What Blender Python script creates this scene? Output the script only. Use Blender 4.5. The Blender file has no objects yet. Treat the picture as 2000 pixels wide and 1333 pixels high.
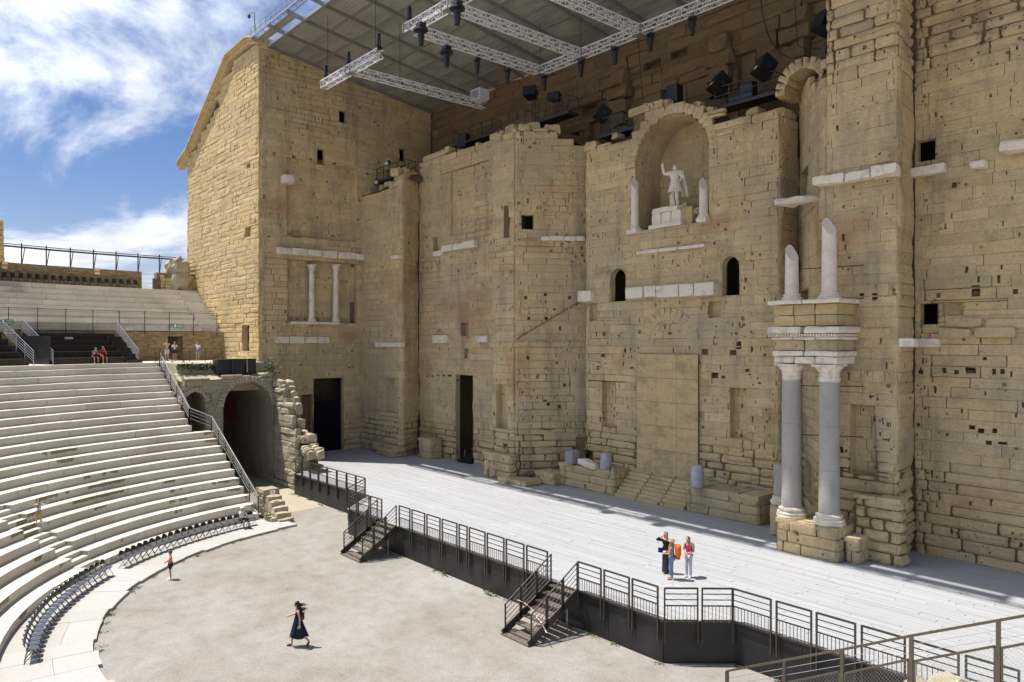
import bpy, math, random
import numpy as np
from mathutils import Vector, Matrix, noise as mnoise
R_=math.radians
scene=bpy.context.scene
col=scene.collection
# ---------------------------------------------------------------- camera
FPX=1436.0; EYE=11.3; AZ=R_(41)
FW=Vector((-math.cos(AZ),math.sin(AZ),0)); RT=Vector((math.sin(AZ),math.cos(AZ),0)); CAM=Vector((0,0,EYE))
cd=bpy.data.cameras.new('camera'); cam=bpy.data.objects.new('camera',cd); col.objects.link(cam)
cd.sensor_width=36; cd.lens=FPX/2000*36; cd.clip_end=4000; cd.clip_start=.1
cam.location=CAM
cam.rotation_euler=FW.to_track_quat('-Z','Y').to_euler()
cd.shift_y=0.0003
scene.camera=cam
# ---------------------------------------------------------------- sky, sun, exposure
SUN_EL=R_(68.5); SH=Vector((.80,.60,0)).normalized()   # horizontal direction in which shadows fall
w=bpy.data.worlds.new('World'); scene.world=w; w.use_nodes=True
nt=w.node_tree; nt.nodes.clear(); N=nt.nodes.new; L=nt.links.new
def sky_nodes():
    out=N('ShaderNodeOutputWorld'); bg=N('ShaderNodeBackground'); bg.inputs['Strength'].default_value=.15
    sk=N('ShaderNodeTexSky'); sk.sky_type='NISHITA'; sk.sun_disc=False; sk.sun_elevation=SUN_EL
    sk.sun_rotation=math.atan2(-SH.x,-SH.y)%(2*math.pi); sk.altitude=50; sk.air_density=1.0; sk.dust_density=.25; sk.ozone_density=3.0
    tc=N('ShaderNodeTexCoord'); sp=N('ShaderNodeSeparateXYZ'); L(tc.outputs['Generated'],sp.inputs[0])
    def m(op,a,b=None):
        n=N('ShaderNodeMath'); n.operation=op
        for i,x in enumerate((a,b)):
            if x is None: continue
            if isinstance(x,(int,float)): n.inputs[i].default_value=x
            else: L(x,n.inputs[i])
        return n.outputs[0]
    z=m('MAXIMUM',sp.outputs[2],.0); zz=m('ADD',z,.13)
    cb=N('ShaderNodeCombineXYZ'); L(m('DIVIDE',sp.outputs[0],zz),cb.inputs[0]); L(m('DIVIDE',sp.outputs[1],zz),cb.inputs[1])
    mp=N('ShaderNodeMapping'); mp.inputs['Location'].default_value=(3.1,7.4,1.7); mp.inputs['Rotation'].default_value=(0,0,R_(25)); mp.inputs['Scale'].default_value=(.8,1.25,1)
    L(cb.outputs[0],mp.inputs[0])
    n1=N('ShaderNodeTexNoise'); n1.inputs['Scale'].default_value=1.05; n1.inputs['Detail'].default_value=10; n1.inputs['Roughness'].default_value=.60; n1.inputs['Distortion'].default_value=.35
    L(mp.outputs[0],n1.inputs['Vector'])
    rp=N('ShaderNodeValToRGB'); rp.color_ramp.elements[0].position=.435; rp.color_ramp.elements[1].position=.645; rp.color_ramp.interpolation='EASE'
    L(n1.outputs['Fac'],rp.inputs[0])
    hz=N('ShaderNodeMapRange'); hz.inputs['From Min'].default_value=.0; hz.inputs['From Max'].default_value=.08; L(sp.outputs[2],hz.inputs[0])
    fac=m('MULTIPLY',m('MULTIPLY',rp.outputs[0],hz.outputs[0]),.9)
    # near-white clouds, brightness varied by noise and raised towards the sun
    n2=N('ShaderNodeTexNoise'); n2.inputs['Scale'].default_value=2.6; n2.inputs['Detail'].default_value=6; L(mp.outputs[0],n2.inputs['Vector'])
    gv=N('ShaderNodeMapRange'); gv.inputs['From Min'].default_value=.35; gv.inputs['From Max'].default_value=.65; gv.inputs['To Min'].default_value=CLD*.72; gv.inputs['To Max'].default_value=CLD; L(n2.outputs['Fac'],gv.inputs[0])
    dt=N('ShaderNodeVectorMath'); dt.operation='DOT_PRODUCT'; L(tc.outputs['Generated'],dt.inputs[0]); dt.inputs[1].default_value=(-SH.x*math.cos(SUN_EL),-SH.y*math.cos(SUN_EL),math.sin(SUN_EL))
    ph=m('POWER',m('MULTIPLY',m('ADD',dt.outputs['Value'],1.0),.5),4.0)          # thin cloud brighter towards the sun; extra glow added to fill the shaded wall
    br=m('MULTIPLY',gv.outputs[0],m('ADD',m('MULTIPLY',ph,7.5),1.0))
    hs=N('ShaderNodeMixRGB'); hs.blend_type='MULTIPLY'; hs.inputs[0].default_value=1; hs.inputs[1].default_value=(.96,.985,1.03,1); L(br,hs.inputs[2])
    tn=N('ShaderNodeHueSaturation'); tn.inputs['Saturation'].default_value=1.25; tn.inputs['Value'].default_value=SKV; L(sk.outputs[0],tn.inputs['Color'])
    tq=N('ShaderNodeMixRGB'); tq.blend_type='MULTIPLY'; tq.inputs[0].default_value=1; tq.inputs[2].default_value=(1.12,.88,.92,1); L(tn.outputs[0],tq.inputs[1])
    mx=N('ShaderNodeMixRGB'); L(fac,mx.inputs[0]); L(tq.outputs[0],mx.inputs[1]); L(hs.outputs[0],mx.inputs[2])
    L(mx.outputs[0],bg.inputs['Color']); L(bg.outputs[0],out.inputs[0])
CLD,SKV=1.02,.235
sky_nodes()
sd=bpy.data.lights.new('sun','SUN'); sd.energy=2.0; sd.angle=R_(.53); sd.color=(1,.955,.88)
sun=bpy.data.objects.new('sun',sd); col.objects.link(sun); sun.location=(-60,-60,90)
sdir=Vector((SH.x*math.cos(SUN_EL),SH.y*math.cos(SUN_EL),-math.sin(SUN_EL)))
sun.rotation_euler=sdir.to_track_quat('-Z','Y').to_euler()
scene.view_settings.view_transform='Standard'; scene.view_settings.look='None'; scene.view_settings.gamma=1
scene.view_settings.exposure=1.75; scene.view_settings.use_curve_mapping=False
scene.render.engine='CYCLES'
scene.cycles.max_bounces=8; scene.cycles.diffuse_bounces=4
# ---------------------------------------------------------------- pixel helpers: where a sight line meets a real surface
def ray(u,v): return FW+RT*((u-1000)/FPX)+Vector((0,0,(666-v)/FPX))
def at_z(u,v,z): r=ray(u,v); return CAM+r*((z-EYE)/r.z)
def at_y(u,v,y): r=ray(u,v); return CAM+r*(y/r.y)
def at_x(u,v,x): r=ray(u,v); return CAM+r*(x/r.x)
CX,CY=-27.5,20.9                       # centre of the orchestra
def at_r(u,v,rad,far=True):
    r=ray(u,v); a=r.x**2+r.y**2; b=-2*(CX*r.x+CY*r.y); c=CX**2+CY**2-rad**2
    q=math.sqrt(max(b*b-4*a*c,0)); k=(-b+(q if far else -q))/(2*a); return CAM+r*k
def ang(p): return math.degrees(math.atan2(p.y-CY,p.x-CX))%360
def polar(r,a,z=0): a=R_(a); return Vector((CX+r*math.cos(a),CY+r*math.sin(a),z))
def depth(p): return (Vector(p)-CAM).dot(FW)
# ---------------------------------------------------------------- objects
def tag(o,label=None,cat=None,group=None,kind=None):
    if label: o['label']=label
    if cat: o['category']=cat
    if group: o['group']=group
    if kind: o['kind']=kind
    return o
def thing(name,label,cat,loc=(0,0,0),group=None,rz=0):
    o=bpy.data.objects.new(name,None); o.empty_display_size=.2; col.objects.link(o)
    o.location=loc; o.rotation_euler=(0,0,rz)
    return tag(o,label,cat,group)
def chain(o):
    v=Vector((0,0,0))
    while o: v+=o.location; o=o.parent
    return v
def obj(name,me,parent=None):
    o=bpy.data.objects.new(name,me); col.objects.link(o)
    if parent: o.parent=parent
    return o
def copy_tree(o,parent=None):
    c=o.copy(); col.objects.link(c); c.parent=parent
    for ch in o.children: copy_tree(ch,c)
    return c
class MB:
    def __init__(s): s.v=[]; s.f=[]; s.uv=[]; s.rnd=[]
    def add(s,vs,fs,uv=None,rnd=None):
        o=len(s.v); s.v.extend(vs); s.f.extend([tuple(i+o for i in f) for f in fs])
        if uv: s.uv.extend(uv)
        if rnd is not None: s.rnd.extend([rnd]*len(fs))
    BF=[(0,3,2,1),(4,5,6,7),(0,1,5,4),(1,2,6,5),(2,3,7,6),(3,0,4,7)]
    def box(s,a,b,rnd=None):
        x0,y0,z0=a; x1,y1,z1=b
        s.add([(x0,y0,z0),(x1,y0,z0),(x1,y1,z0),(x0,y1,z0),(x0,y0,z1),(x1,y0,z1),(x1,y1,z1),(x0,y1,z1)],MB.BF,rnd=rnd); return s
    def obox(s,c,ax,ay,az):
        c=Vector(c); P=[c-ax-ay-az,c+ax-ay-az,c+ax+ay-az,c-ax+ay-az,c-ax-ay+az,c+ax-ay+az,c+ax+ay+az,c-ax+ay+az]
        s.add([tuple(p) for p in P],MB.BF); return s
    def bar(s,p,q,w,h=None,up=(0,0,1)):
        p=Vector(p); q=Vector(q); d=(q-p); l=d.length
        if l<1e-6: return s
        d/=l; up=Vector(up); x=d.cross(up)
        if x.length<1e-3: x=d.cross(Vector((1,0,0)))
        x.normalize(); y=x.cross(d)
        s.obox((p+q)/2,x*(w/2),d*(l/2),y*((h or w)/2)); return s
    def tube(s,p,q,r0,r1=None,n=8,cap=True):
        p=Vector(p); q=Vector(q); r1=r0 if r1 is None else r1; d=(q-p).normalized()
        x=d.cross(Vector((0,0,1)));
        if x.length<1e-3: x=Vector((1,0,0))
        x.normalize(); y=d.cross(x); vs=[]
        for c,r in((p,r0),(q,r1)):
            for i in range(n):
                a=2*math.pi*i/n; vs.append(tuple(c+x*(r*math.cos(a))+y*(r*math.sin(a))))
        fs=[(i,(i+1)%n,n+(i+1)%n,n+i) for i in range(n)]
        if cap: fs+=[tuple(range(n-1,-1,-1)),tuple(range(n,2*n))]
        s.add(vs,fs); return s
    def lathe(s,c,prof,n=20,jit=0):
        vs=[];c=Vector(c)
        for (r,z) in prof:
            for i in range(n):
                a=2*math.pi*i/n; rr=r*(1+jit*mnoise.noise(Vector((math.cos(a)*2,math.sin(a)*2,z*2.3+c.x))))
                vs.append((c.x+rr*math.cos(a),c.y+rr*math.sin(a),c.z+z))
        fs=[]
        for k in range(len(prof)-1):
            for i in range(n): fs.append((k*n+i,k*n+(i+1)%n,(k+1)*n+(i+1)%n,(k+1)*n+i))
        fs+=[tuple(range(n-1,-1,-1)),tuple(range((len(prof)-1)*n,len(prof)*n))]
        s.add(vs,fs); return s
    def ell(s,c,r,nu=12,nv=8,rot=None):
        c=Vector(c); vs=[]; fs=[]
        for j in range(nv+1):
            t=math.pi*j/nv
            for i in range(nu):
                p=2*math.pi*i/nu; v=Vector((r[0]*math.sin(t)*math.cos(p),r[1]*math.sin(t)*math.sin(p),r[2]*math.cos(t)))
                if rot: v=rot@v
                vs.append(tuple(c+v))
        for j in range(nv):
            for i in range(nu): fs.append((j*nu+i,(j+1)*nu+i,(j+1)*nu+(i+1)%nu,j*nu+(i+1)%nu))
        s.add(vs,fs); return s
    def rock(s,c,ax,ay,az,jit=.06,b=.1,n=(3,2,2),seed=0,rnd=None):
        """rounded, uneven stone: a box with chipped edges"""
        c=Vector(c); ax=Vector(ax);ay=Vector(ay);az=Vector(az); idx={}; vs=[]; fs=[]
        def vid(i,j,k):
            if (i,j,k) in idx: return idx[(i,j,k)]
            p=[2*i/n[0]-1,2*j/n[1]-1,2*k/n[2]-1]; ex=[abs(t)>.999 for t in p]
            if sum(ex)>=2:
                f=1-b*(.6+.8*abs(mnoise.noise(Vector((i*3.1+seed,j*1.7,k*2.3)))))*(1 if sum(ex)==2 else 1.25)
                p=[t*(f if e else 1) for t,e in zip(p,ex)]
            q=c+ax*p[0]+ay*p[1]+az*p[2]
            nv=mnoise.noise_vector(q*1.3+Vector((seed*7.7,seed*3.3,seed)))
            q=q+nv*jit
            idx[(i,j,k)]=len(vs); vs.append(tuple(q)); return idx[(i,j,k)]
        a,bb,cc=n
        for i in range(a):
            for j in range(bb):
                fs.append((vid(i,j,0),vid(i,j+1,0),vid(i+1,j+1,0),vid(i+1,j,0))); fs.append((vid(i,j,cc),vid(i+1,j,cc),vid(i+1,j+1,cc),vid(i,j+1,cc)))
        for i in range(a):
            for k in range(cc):
                fs.append((vid(i,0,k),vid(i+1,0,k),vid(i+1,0,k+1),vid(i,0,k+1))); fs.append((vid(i,bb,k),vid(i,bb,k+1),vid(i+1,bb,k+1),vid(i+1,bb,k)))
        for j in range(bb):
            for k in range(cc):
                fs.append((vid(0,j,k),vid(0,j,k+1),vid(0,j+1,k+1),vid(0,j+1,k))); fs.append((vid(a,j,k),vid(a,j+1,k),vid(a,j+1,k+1),vid(a,j,k+1)))
        s.add(vs,fs,rnd=rnd); return s
    def ring(s,r0,r1,a0,a1,z0,z1,n=None,uv=True,ztop=None):
        """curved block about the orchestra centre"""
        n=n or max(1,int(abs(a1-a0)/3+.99)); vs=[];u=[]
        for i in range(n+1):
            a=a0+(a1-a0)*i/n
            for r,z in((r0,z0),(r0,z1),(r1,z1),(r1,z0)): vs.append(tuple(polar(r,a,z)))
        fs=[]
        for i in range(n):
            o=4*i
            for q in range(4):
                A,B=o+q,o+(q+1)%4; fs.append((A,B,B+4,A+4))
                if uv:
                    l0=R_(a0+(a1-a0)*i/n)*r0; l1=R_(a0+(a1-a0)*(i+1)/n)*r0
                    h=(0,z1-z0) if q==0 else ((5,5+r1-r0) if q==1 else (9,9.2))
                    u+= [(l0,h[0]),(l0,h[1]),(l1,h[1]),(l1,h[0])]
        fs+=[(0,3,2,1),(4*n,4*n+1,4*n+2,4*n+3)]
        if uv: u+=[(0,9.1)]*8
        s.add(vs,fs,uv=u if uv else None); return s
    def mesh(s,name,mat,off=Vector((0,0,0)),smooth=False):
        me=bpy.data.meshes.new(name)
        o=off
        me.from_pydata([(v[0]-o.x,v[1]-o.y,v[2]-o.z) for v in s.v],[],s.f)
        if mat: me.materials.append(mat)
        if s.uv:
            ul=me.uv_layers.new(name='UVMap'); ul.data.foreach_set('uv',[x for p in s.uv for x in p])
        if s.rnd and len(s.rnd)==len(s.f):
            at=me.attributes.new('rnd','FLOAT','FACE'); at.data.foreach_set('value',s.rnd)
        if smooth: me.shade_smooth()
        return me
    def build(s,name,mat,parent=None,smooth=False,label=None,kind=None):
        o=obj(name,s.mesh(name,mat,chain(parent),smooth),parent)
        if label: o['label']=label
        if kind: o['kind']=kind
        return o
# ---------------------------------------------------------------- materials
class NT:
    def __init__(s,name):
        s.m=bpy.data.materials.new(name); s.m.use_nodes=True; s.t=s.m.node_tree; s.b=s.t.nodes['Principled BSDF']
    def n(s,typ,**k):
        x=s.t.nodes.new('ShaderNode'+typ)
        for a,v in k.items():
            if a in x.inputs: x.inputs[a].default_value=v
            else: setattr(x,a,v)
        return x
    def l(s,a,b): s.t.links.new(a,b)
    def pos(s): return s.n('NewGeometry').outputs['Position']
    def noise(s,vec,scale,detail=4,rough=.55,dist=0,sc=None):
        if sc:
            mp=s.n('Mapping'); mp.inputs['Scale'].default_value=sc; s.l(vec,mp.inputs[0]); vec=mp.outputs[0]
        x=s.n('TexNoise'); x.inputs['Scale'].default_value=scale; x.inputs['Detail'].default_value=detail; x.inputs['Roughness'].default_value=rough; x.inputs['Distortion'].default_value=dist
        s.l(vec,x.inputs['Vector']); return x.outputs['Fac']
    def ramp(s,fac,els,interp='LINEAR'):
        r=s.n('ValToRGB'); e=r.color_ramp.elements; r.color_ramp.interpolation=interp
        while len(e)<len(els): e.new(.5)
        for q,(p,c) in zip(e,els):
            q.position=p; q.color=(*c,1) if len(c)==3 else c
        s.l(fac,r.inputs[0]); return r.outputs[0]
    def step(s,fac,a,b):
        x=s.n('MapRange'); x.inputs['From Min'].default_value=a; x.inputs['From Max'].default_value=b; s.l(fac,x.inputs[0]); return x.outputs[0]
    def math(s,op,a,b=0.):
        x=s.n('Math',operation=op)
        for i,v in enumerate((a,b)):
            if isinstance(v,(int,float)): x.inputs[i].default_value=v
            else: s.l(v,x.inputs[i])
        return x.outputs[0]
    def mix(s,fac,a,b,mode='MIX'):
        x=s.n('MixRGB',blend_type=mode)
        for i,v in enumerate((fac,a,b)):
            if isinstance(v,(int,float)): x.inputs[i].default_value=v
            elif isinstance(v,tuple): x.inputs[i].default_value=(*v,1)
            else: s.l(v,x.inputs[i])
        return x.outputs[0]
    def bump(s,h,strength=.5,dist=.02):
        x=s.n('Bump'); x.inputs['Strength'].default_value=strength; x.inputs['Distance'].default_value=dist
        s.l(h,x.inputs['Height']); s.l(x.outputs[0],s.b.inputs['Normal'])
    def done(s,colr,rough=.9,metal=0,spec=None):
        if isinstance(colr,tuple): s.b.inputs['Base Color'].default_value=(*colr,1)
        else: s.l(colr,s.b.inputs['Base Color'])
        if isinstance(rough,(int,float)): s.b.inputs['Roughness'].default_value=rough
        else: s.l(rough,s.b.inputs['Roughness'])
        s.b.inputs['Metallic'].default_value=metal
        if spec is not None: s.b.inputs['Specular IOR Level'].default_value=spec
        return s.m
def plain(name,c,rough=.6,metal=0,var=.12,scale=6,spec=None):
    k=NT(name); f=k.noise(k.pos(),scale,4)
    a=tuple(x*(1-var) for x in c); b=tuple(min(1,x*(1+var)) for x in c)
    return k.done(k.ramp(f,[(.3,a),(.7,b)]),rough,metal,spec)
def stone(name,pal,grey=(.47,.395,.265),red=(.47,.28,.15),redness=.58,stain=.6,bump=.85,lichen=.62):
    k=NT(name); p=k.pos()
    at=k.n('Attribute',attribute_name='rnd').outputs['Fac']; oi=k.n('ObjectInfo').outputs['Random']
    r=k.math('FRACT',k.math('ADD',at,oi))
    c=k.ramp(r,[(i/(len(pal)-1),q) for i,q in enumerate(pal)],'LINEAR')
    big=k.noise(p,.22,5,.6); med=k.noise(p,1.4,6,.65); fine=k.noise(p,9,6,.7); grit=k.noise(p,38,3,.6)
    lay=k.noise(p,1.6,5,.6,0,(.7,.7,6.0))
    c=k.mix(.6,c,k.ramp(med,[(.28,(.66,.64,.60)),(.48,(1,1,1)),(.75,(1.15,1.12,1.06))]),'MULTIPLY')
    c=k.mix(.45,c,k.ramp(fine,[(.3,(.66,.64,.6)),(.55,(1.02,1.02,1.02)),(.75,(1.2,1.2,1.18))]),'MULTIPLY')
    c=k.mix(.22,c,k.ramp(lay,[(.3,(.72,.70,.66)),(.6,(1.08,1.08,1.06))]),'MULTIPLY')
    c=k.mix(k.math('MULTIPLY',k.step(big,.47,.66),lichen),c,grey)
    rn=k.noise(k.n('VectorMath',operation='ADD').outputs[0],1) if False else k.noise(p,.16,4,.55,0,(1,1,1.6))
    c=k.mix(k.math('MULTIPLY',k.step(rn,redness,redness+.12),.65),c,red)
    stn=k.noise(p,.7,6,.68,0,(1,1,.16))
    c=k.mix(k.math('MULTIPLY',k.step(stn,.51,.72),stain),c,(.19,.16,.115))
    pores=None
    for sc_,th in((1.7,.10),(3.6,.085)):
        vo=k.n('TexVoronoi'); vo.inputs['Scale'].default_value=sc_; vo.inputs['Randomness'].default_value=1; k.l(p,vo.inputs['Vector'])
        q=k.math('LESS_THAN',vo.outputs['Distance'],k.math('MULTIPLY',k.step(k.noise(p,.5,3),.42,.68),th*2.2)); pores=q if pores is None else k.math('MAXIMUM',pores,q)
    c=k.mix(k.math('MULTIPLY',pores,.72),c,(.10,.075,.04))  # pore dirt and pit shade painted into the colour; bump alone shows little
    h=k.math('ADD',k.math('MULTIPLY',med,1.0),k.math('ADD',k.math('MULTIPLY',fine,.75),k.math('MULTIPLY',lay,.2)))
    h=k.math('SUBTRACT',k.math('ADD',h,k.math('MULTIPLY',grit,.18)),k.math('MULTIPLY',pores,.5))
    k.bump(h,bump,.16)
    return k.done(c,.95,0,.15)
OCH=[(.69,.545,.315),(.59,.465,.27),(.74,.59,.35),(.62,.50,.305),(.70,.54,.295),(.56,.46,.285),(.71,.555,.315),(.66,.505,.28)]
M={}
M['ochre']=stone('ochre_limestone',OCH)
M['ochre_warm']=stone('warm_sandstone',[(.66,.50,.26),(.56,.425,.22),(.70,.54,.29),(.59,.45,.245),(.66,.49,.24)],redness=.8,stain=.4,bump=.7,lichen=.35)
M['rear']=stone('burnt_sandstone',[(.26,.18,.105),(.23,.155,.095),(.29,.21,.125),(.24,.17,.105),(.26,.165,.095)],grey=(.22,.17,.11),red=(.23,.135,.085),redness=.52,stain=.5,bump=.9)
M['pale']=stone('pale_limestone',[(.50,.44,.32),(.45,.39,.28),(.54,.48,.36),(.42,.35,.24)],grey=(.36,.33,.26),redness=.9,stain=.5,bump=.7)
M['mortar']=plain('old_mortar',(.15,.105,.055),.95,0,.25,4)
def marble(name,c,vein=.25,spot=None):
    k=NT(name); p=k.pos(); a=k.noise(p,1.6,7,.65,.6); b=k.noise(p,14,4,.6)
    cc=k.mix(k.math('MULTIPLY',k.step(a,.5,.72),vein),c,(.40,.33,.25))
    cc=k.mix(.35,cc,k.ramp(b,[(.3,(.75,.73,.7)),(.7,(1.08,1.08,1.08))]),'MULTIPLY')
    k.bump(k.math('ADD',a,b),.35,.03); return k.done(cc,.7,0,.3)
M['marble']=marble('white_marble',(.78,.70,.575),.7)
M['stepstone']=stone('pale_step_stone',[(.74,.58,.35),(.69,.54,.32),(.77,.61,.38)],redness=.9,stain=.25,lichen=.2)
M['marble_pink']=marble('rose_marble',(.76,.66,.56),.45)
def granite():
    k=NT('grey_granite'); p=k.pos(); b=k.noise(p,55,3,.7); a=k.noise(p,1.1,5,.6)
    c=k.ramp(b,[(.32,(.22,.205,.185)),(.5,(.39,.365,.335)),(.68,(.55,.52,.475))])
    c=k.mix(.5,c,k.ramp(a,[(.3,(.78,.78,.78)),(.7,(1.15,1.15,1.15))]),'MULTIPLY'); return k.done(c,.7,0,.3)
M['granite']=granite()
def concrete():
    k=NT('seat_stone'); p=k.pos(); spz=k.n('SeparateXYZ'); k.l(p,spz.inputs[0]); uv=k.n('UVMap').outputs[0]; sp=k.n('SeparateXYZ'); k.l(uv,sp.inputs[0])
    a=k.noise(p,.5,5,.6); b=k.noise(p,6,5,.65); oi=k.n('ObjectInfo').outputs['Random']
    c=k.ramp(oi,[(0,(.53,.49,.42)),(.35,(.62,.58,.51)),(.7,(.575,.545,.48)),(1,(.63,.59,.515))])
    c=k.mix(.6,c,k.ramp(a,[(.3,(.80,.79,.76)),(.65,(1.06,1.06,1.05))]),'MULTIPLY')
    c=k.mix(.4,c,k.ramp(b,[(.3,(.78,.77,.75)),(.65,(1.05,1.05,1.05))]),'MULTIPLY')
    # brown algae stains hanging from the upper edge of a few riser faces
    st=k.noise(p,.42,3,.5,0,(1,1,.25)); ed=k.noise(p,1.8,6,.75)
    riser=k.math('LESS_THAN',sp.outputs[1],1.0)
    lim=k.math('ADD',.02,k.math('MULTIPLY',ed,.5))
    on=k.math('MULTIPLY',k.math('GREATER_THAN',sp.outputs[1],lim),k.math('MULTIPLY',riser,k.math('MULTIPLY',k.step(st,.585,.60),k.math('LESS_THAN',spz.outputs[2],5.0))))
    c=k.mix(k.math('MULTIPLY',on,.8),c,(.17,.125,.045))
    # form-tie holes
    fr=k.math('ABSOLUTE',k.math('SUBTRACT',k.math('FRACT',k.math('MULTIPLY',sp.outputs[0],1.15)),.5)); vv=k.math('ABSOLUTE',k.math('SUBTRACT',sp.outputs[1],.25))
    hole=k.math('MULTIPLY',k.math('LESS_THAN',fr,.022),k.math('LESS_THAN',vv,.018))
    c=k.mix(k.math('MULTIPLY',hole,.75),c,(.12,.09,.05))
    k.bump(k.math('ADD',b,k.math('MULTIPLY',a,.5)),.25,.02); return k.done(c,.9,0,.2)
M['seat']=concrete()
M['seat_core']=plain('tier_core',(.34,.30,.24),.95)
def brickm():
    k=NT('small_rubble_masonry'); uv=k.n('UVMap').outputs[0]; p=k.pos()
    br=k.n('TexBrick'); br.inputs['Scale'].default_value=1; br.inputs['Brick Width'].default_value=.42; br.inputs['Row Height'].default_value=.15; br.inputs['Mortar Size'].default_value=.012
    br.inputs['Color1'].default_value=(.42,.33,.19,1); br.inputs['Color2'].default_value=(.27,.20,.11,1); br.inputs['Mortar'].default_value=(.34,.28,.19,1); br.inputs['Mortar Smooth'].default_value=.5
    ds=k.noise(p,2.5,3); mp=k.n('VectorMath',operation='ADD'); cx=k.n('CombineXYZ'); k.l(k.math('MULTIPLY',ds,.07),cx.inputs[1]); k.l(uv,mp.inputs[0]); k.l(cx.outputs[0],mp.inputs[1]); k.l(mp.outputs[0],br.inputs['Vector'])
    a=k.noise(p,3,5,.65); c=k.mix(.7,br.outputs['Color'],k.ramp(a,[(.3,(.62,.6,.57)),(.7,(1.2,1.2,1.15))]),'MULTIPLY')
    k.bump(k.math('SUBTRACT',k.math('MULTIPLY',a,.6),br.outputs['Fac']),.8,.05); return k.done(c,.95,0,.15)
M['rubble']=brickm()
def gravel():
    k=NT('pale_gravel'); p=k.pos(); a=k.noise(p,.16,6,.62,.4); b=k.noise(p,1.1,6,.65); g=k.noise(p,16,4,.8); e=k.noise(p,5,5,.75)
    c=k.ramp(a,[(.30,(.245,.215,.18)),(.45,(.295,.274,.247)),(.66,(.335,.323,.303))])
    c=k.mix(.7,c,k.ramp(b,[(.3,(.78,.76,.71)),(.5,(1.0,1.0,1.0)),(.68,(1.14,1.15,1.17))]),'MULTIPLY')
    c=k.mix(.8,c,k.ramp(g,[(.3,(.62,.60,.58)),(.7,(1.26,1.26,1.25))]),'MULTIPLY')
    c=k.mix(.4,c,k.ramp(e,[(.3,(.75,.74,.72)),(.7,(1.14,1.14,1.14))]),'MULTIPLY')
    k.bump(k.math('ADD',g,k.math('MULTIPLY',b,.6)),.5,.03); return k.done(c,.95,0,.15)
M['gravel']=gravel()
def sandm():
    k=NT('sandy_concrete'); p=k.pos(); a=k.noise(p,.6,5,.6); b=k.noise(p,12,4)
    c=k.mix(.4,k.ramp(a,[(.3,(.36,.31,.225)),(.7,(.44,.39,.295))]),k.ramp(b,[(.3,(.8,.8,.8)),(.7,(1.1,1.1,1.1))]),'MULTIPLY'); return k.done(c,.9,0,.2)
M['sand']=sandm()
def pavem():
    k=NT('paving_marble'); p=k.pos(); a=k.noise(p,1.3,7,.65,1.2); oi=k.n('ObjectInfo').outputs['Random']; b=k.noise(p,9,4)
    c=k.ramp(oi,[(0,(.40,.38,.35)),(.4,(.435,.415,.39)),(.7,(.45,.43,.415)),(1,(.41,.395,.36))])
    v=k.math('ABSOLUTE',k.math('SUBTRACT',a,.5)); c=k.mix(k.math('MULTIPLY',k.math('SUBTRACT',1.0,k.step(v,.0,.012)),.45),c,(.34,.30,.25))
    c=k.mix(.4,c,k.ramp(b,[(.3,(.8,.8,.79)),(.7,(1.06,1.06,1.06))]),'MULTIPLY'); k.bump(b,.2,.02); return k.done(c,.8,0,.25)
M['pave']=pavem()
def plankm():
    k=NT('white_painted_board'); p=k.pos(); at=k.n('Attribute',attribute_name='rnd').outputs['Fac']; oi=k.n('ObjectInfo').outputs['Random']; r=k.math('FRACT',k.math('ADD',at,oi))
    a=k.noise(p,1.0,6,.7,0,(.35,5,1)); b=k.noise(p,3,6,.75,0,(.5,9,1)); d=k.noise(p,.2,4)
    c=k.ramp(r,[(0,(.355,.362,.378)),(.5,(.405,.413,.43)),(1,(.38,.388,.403))])
    c=k.mix(k.math('MULTIPLY',k.step(b,.57,.70),.65),c,(.34,.29,.25))
    c=k.mix(.5,c,k.ramp(a,[(.3,(.84,.84,.84)),(.65,(1.05,1.05,1.05))]),'MULTIPLY')
    c=k.mix(.4,c,k.ramp(d,[(.35,(.86,.86,.86)),(.65,(1.04,1.04,1.04))]),'MULTIPLY')
    return k.done(c,.6,0,.3)
M['plank']=plankm()
M['fascia']=plain('black_painted_plywood',(.016,.016,.018),.55,0,.5,1.3)
M['railpaint']=plain('dark_olive_steel',(.060,.054,.042),.5,.2,.15,5)
M['rail_near']=plain('bronze_grey_steel',(.105,.09,.07),.5,.3,.12,5)
M['steel']=plain('galvanised_steel',(.38,.39,.40),.42,.7,.12,5)
M['alu']=plain('white_aluminium_truss',(.80,.80,.79),.4,.15,.06,5)
M['black']=plain('black_housing',(.012,.012,.014),.45,0,.3,5)
M['blackchair']=plain('black_chair_plastic',(.022,.024,.028),.33,0,.2,5)
M['chairseat']=plain('sky_tinted_chair_seat',(.075,.09,.115),.28,0,.1,5)  # black seat plastic with the sky's reflection painted in as blue-grey
M['chairframe']=plain('dark_chair_tube',(.06,.065,.075),.35,.6,.1,5)
M['wood']=plain('stair_tread_wood',(.13,.105,.085),.7,0,.3,6)
M['bleach']=plain('dark_bleacher_board',(.022,.017,.014),.6,0,.3,3)
M['curtain']=plain('tan_curtain',(.40,.26,.18),.9,0,.15,2)
M['blackcloth']=plain('black_cloth',(.008,.008,.010),.95,0,.3,2,.1)
M['red']=plain('dark_red_cloth',(.10,.005,.012),.9)
M['leaf']=plain('dark_leaves',(.045,.075,.022),.7,0,.5,9)
M['grassm']=plain('weed_leaves',(.10,.14,.035),.8,0,.4,9)
M['glass']=None
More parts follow.
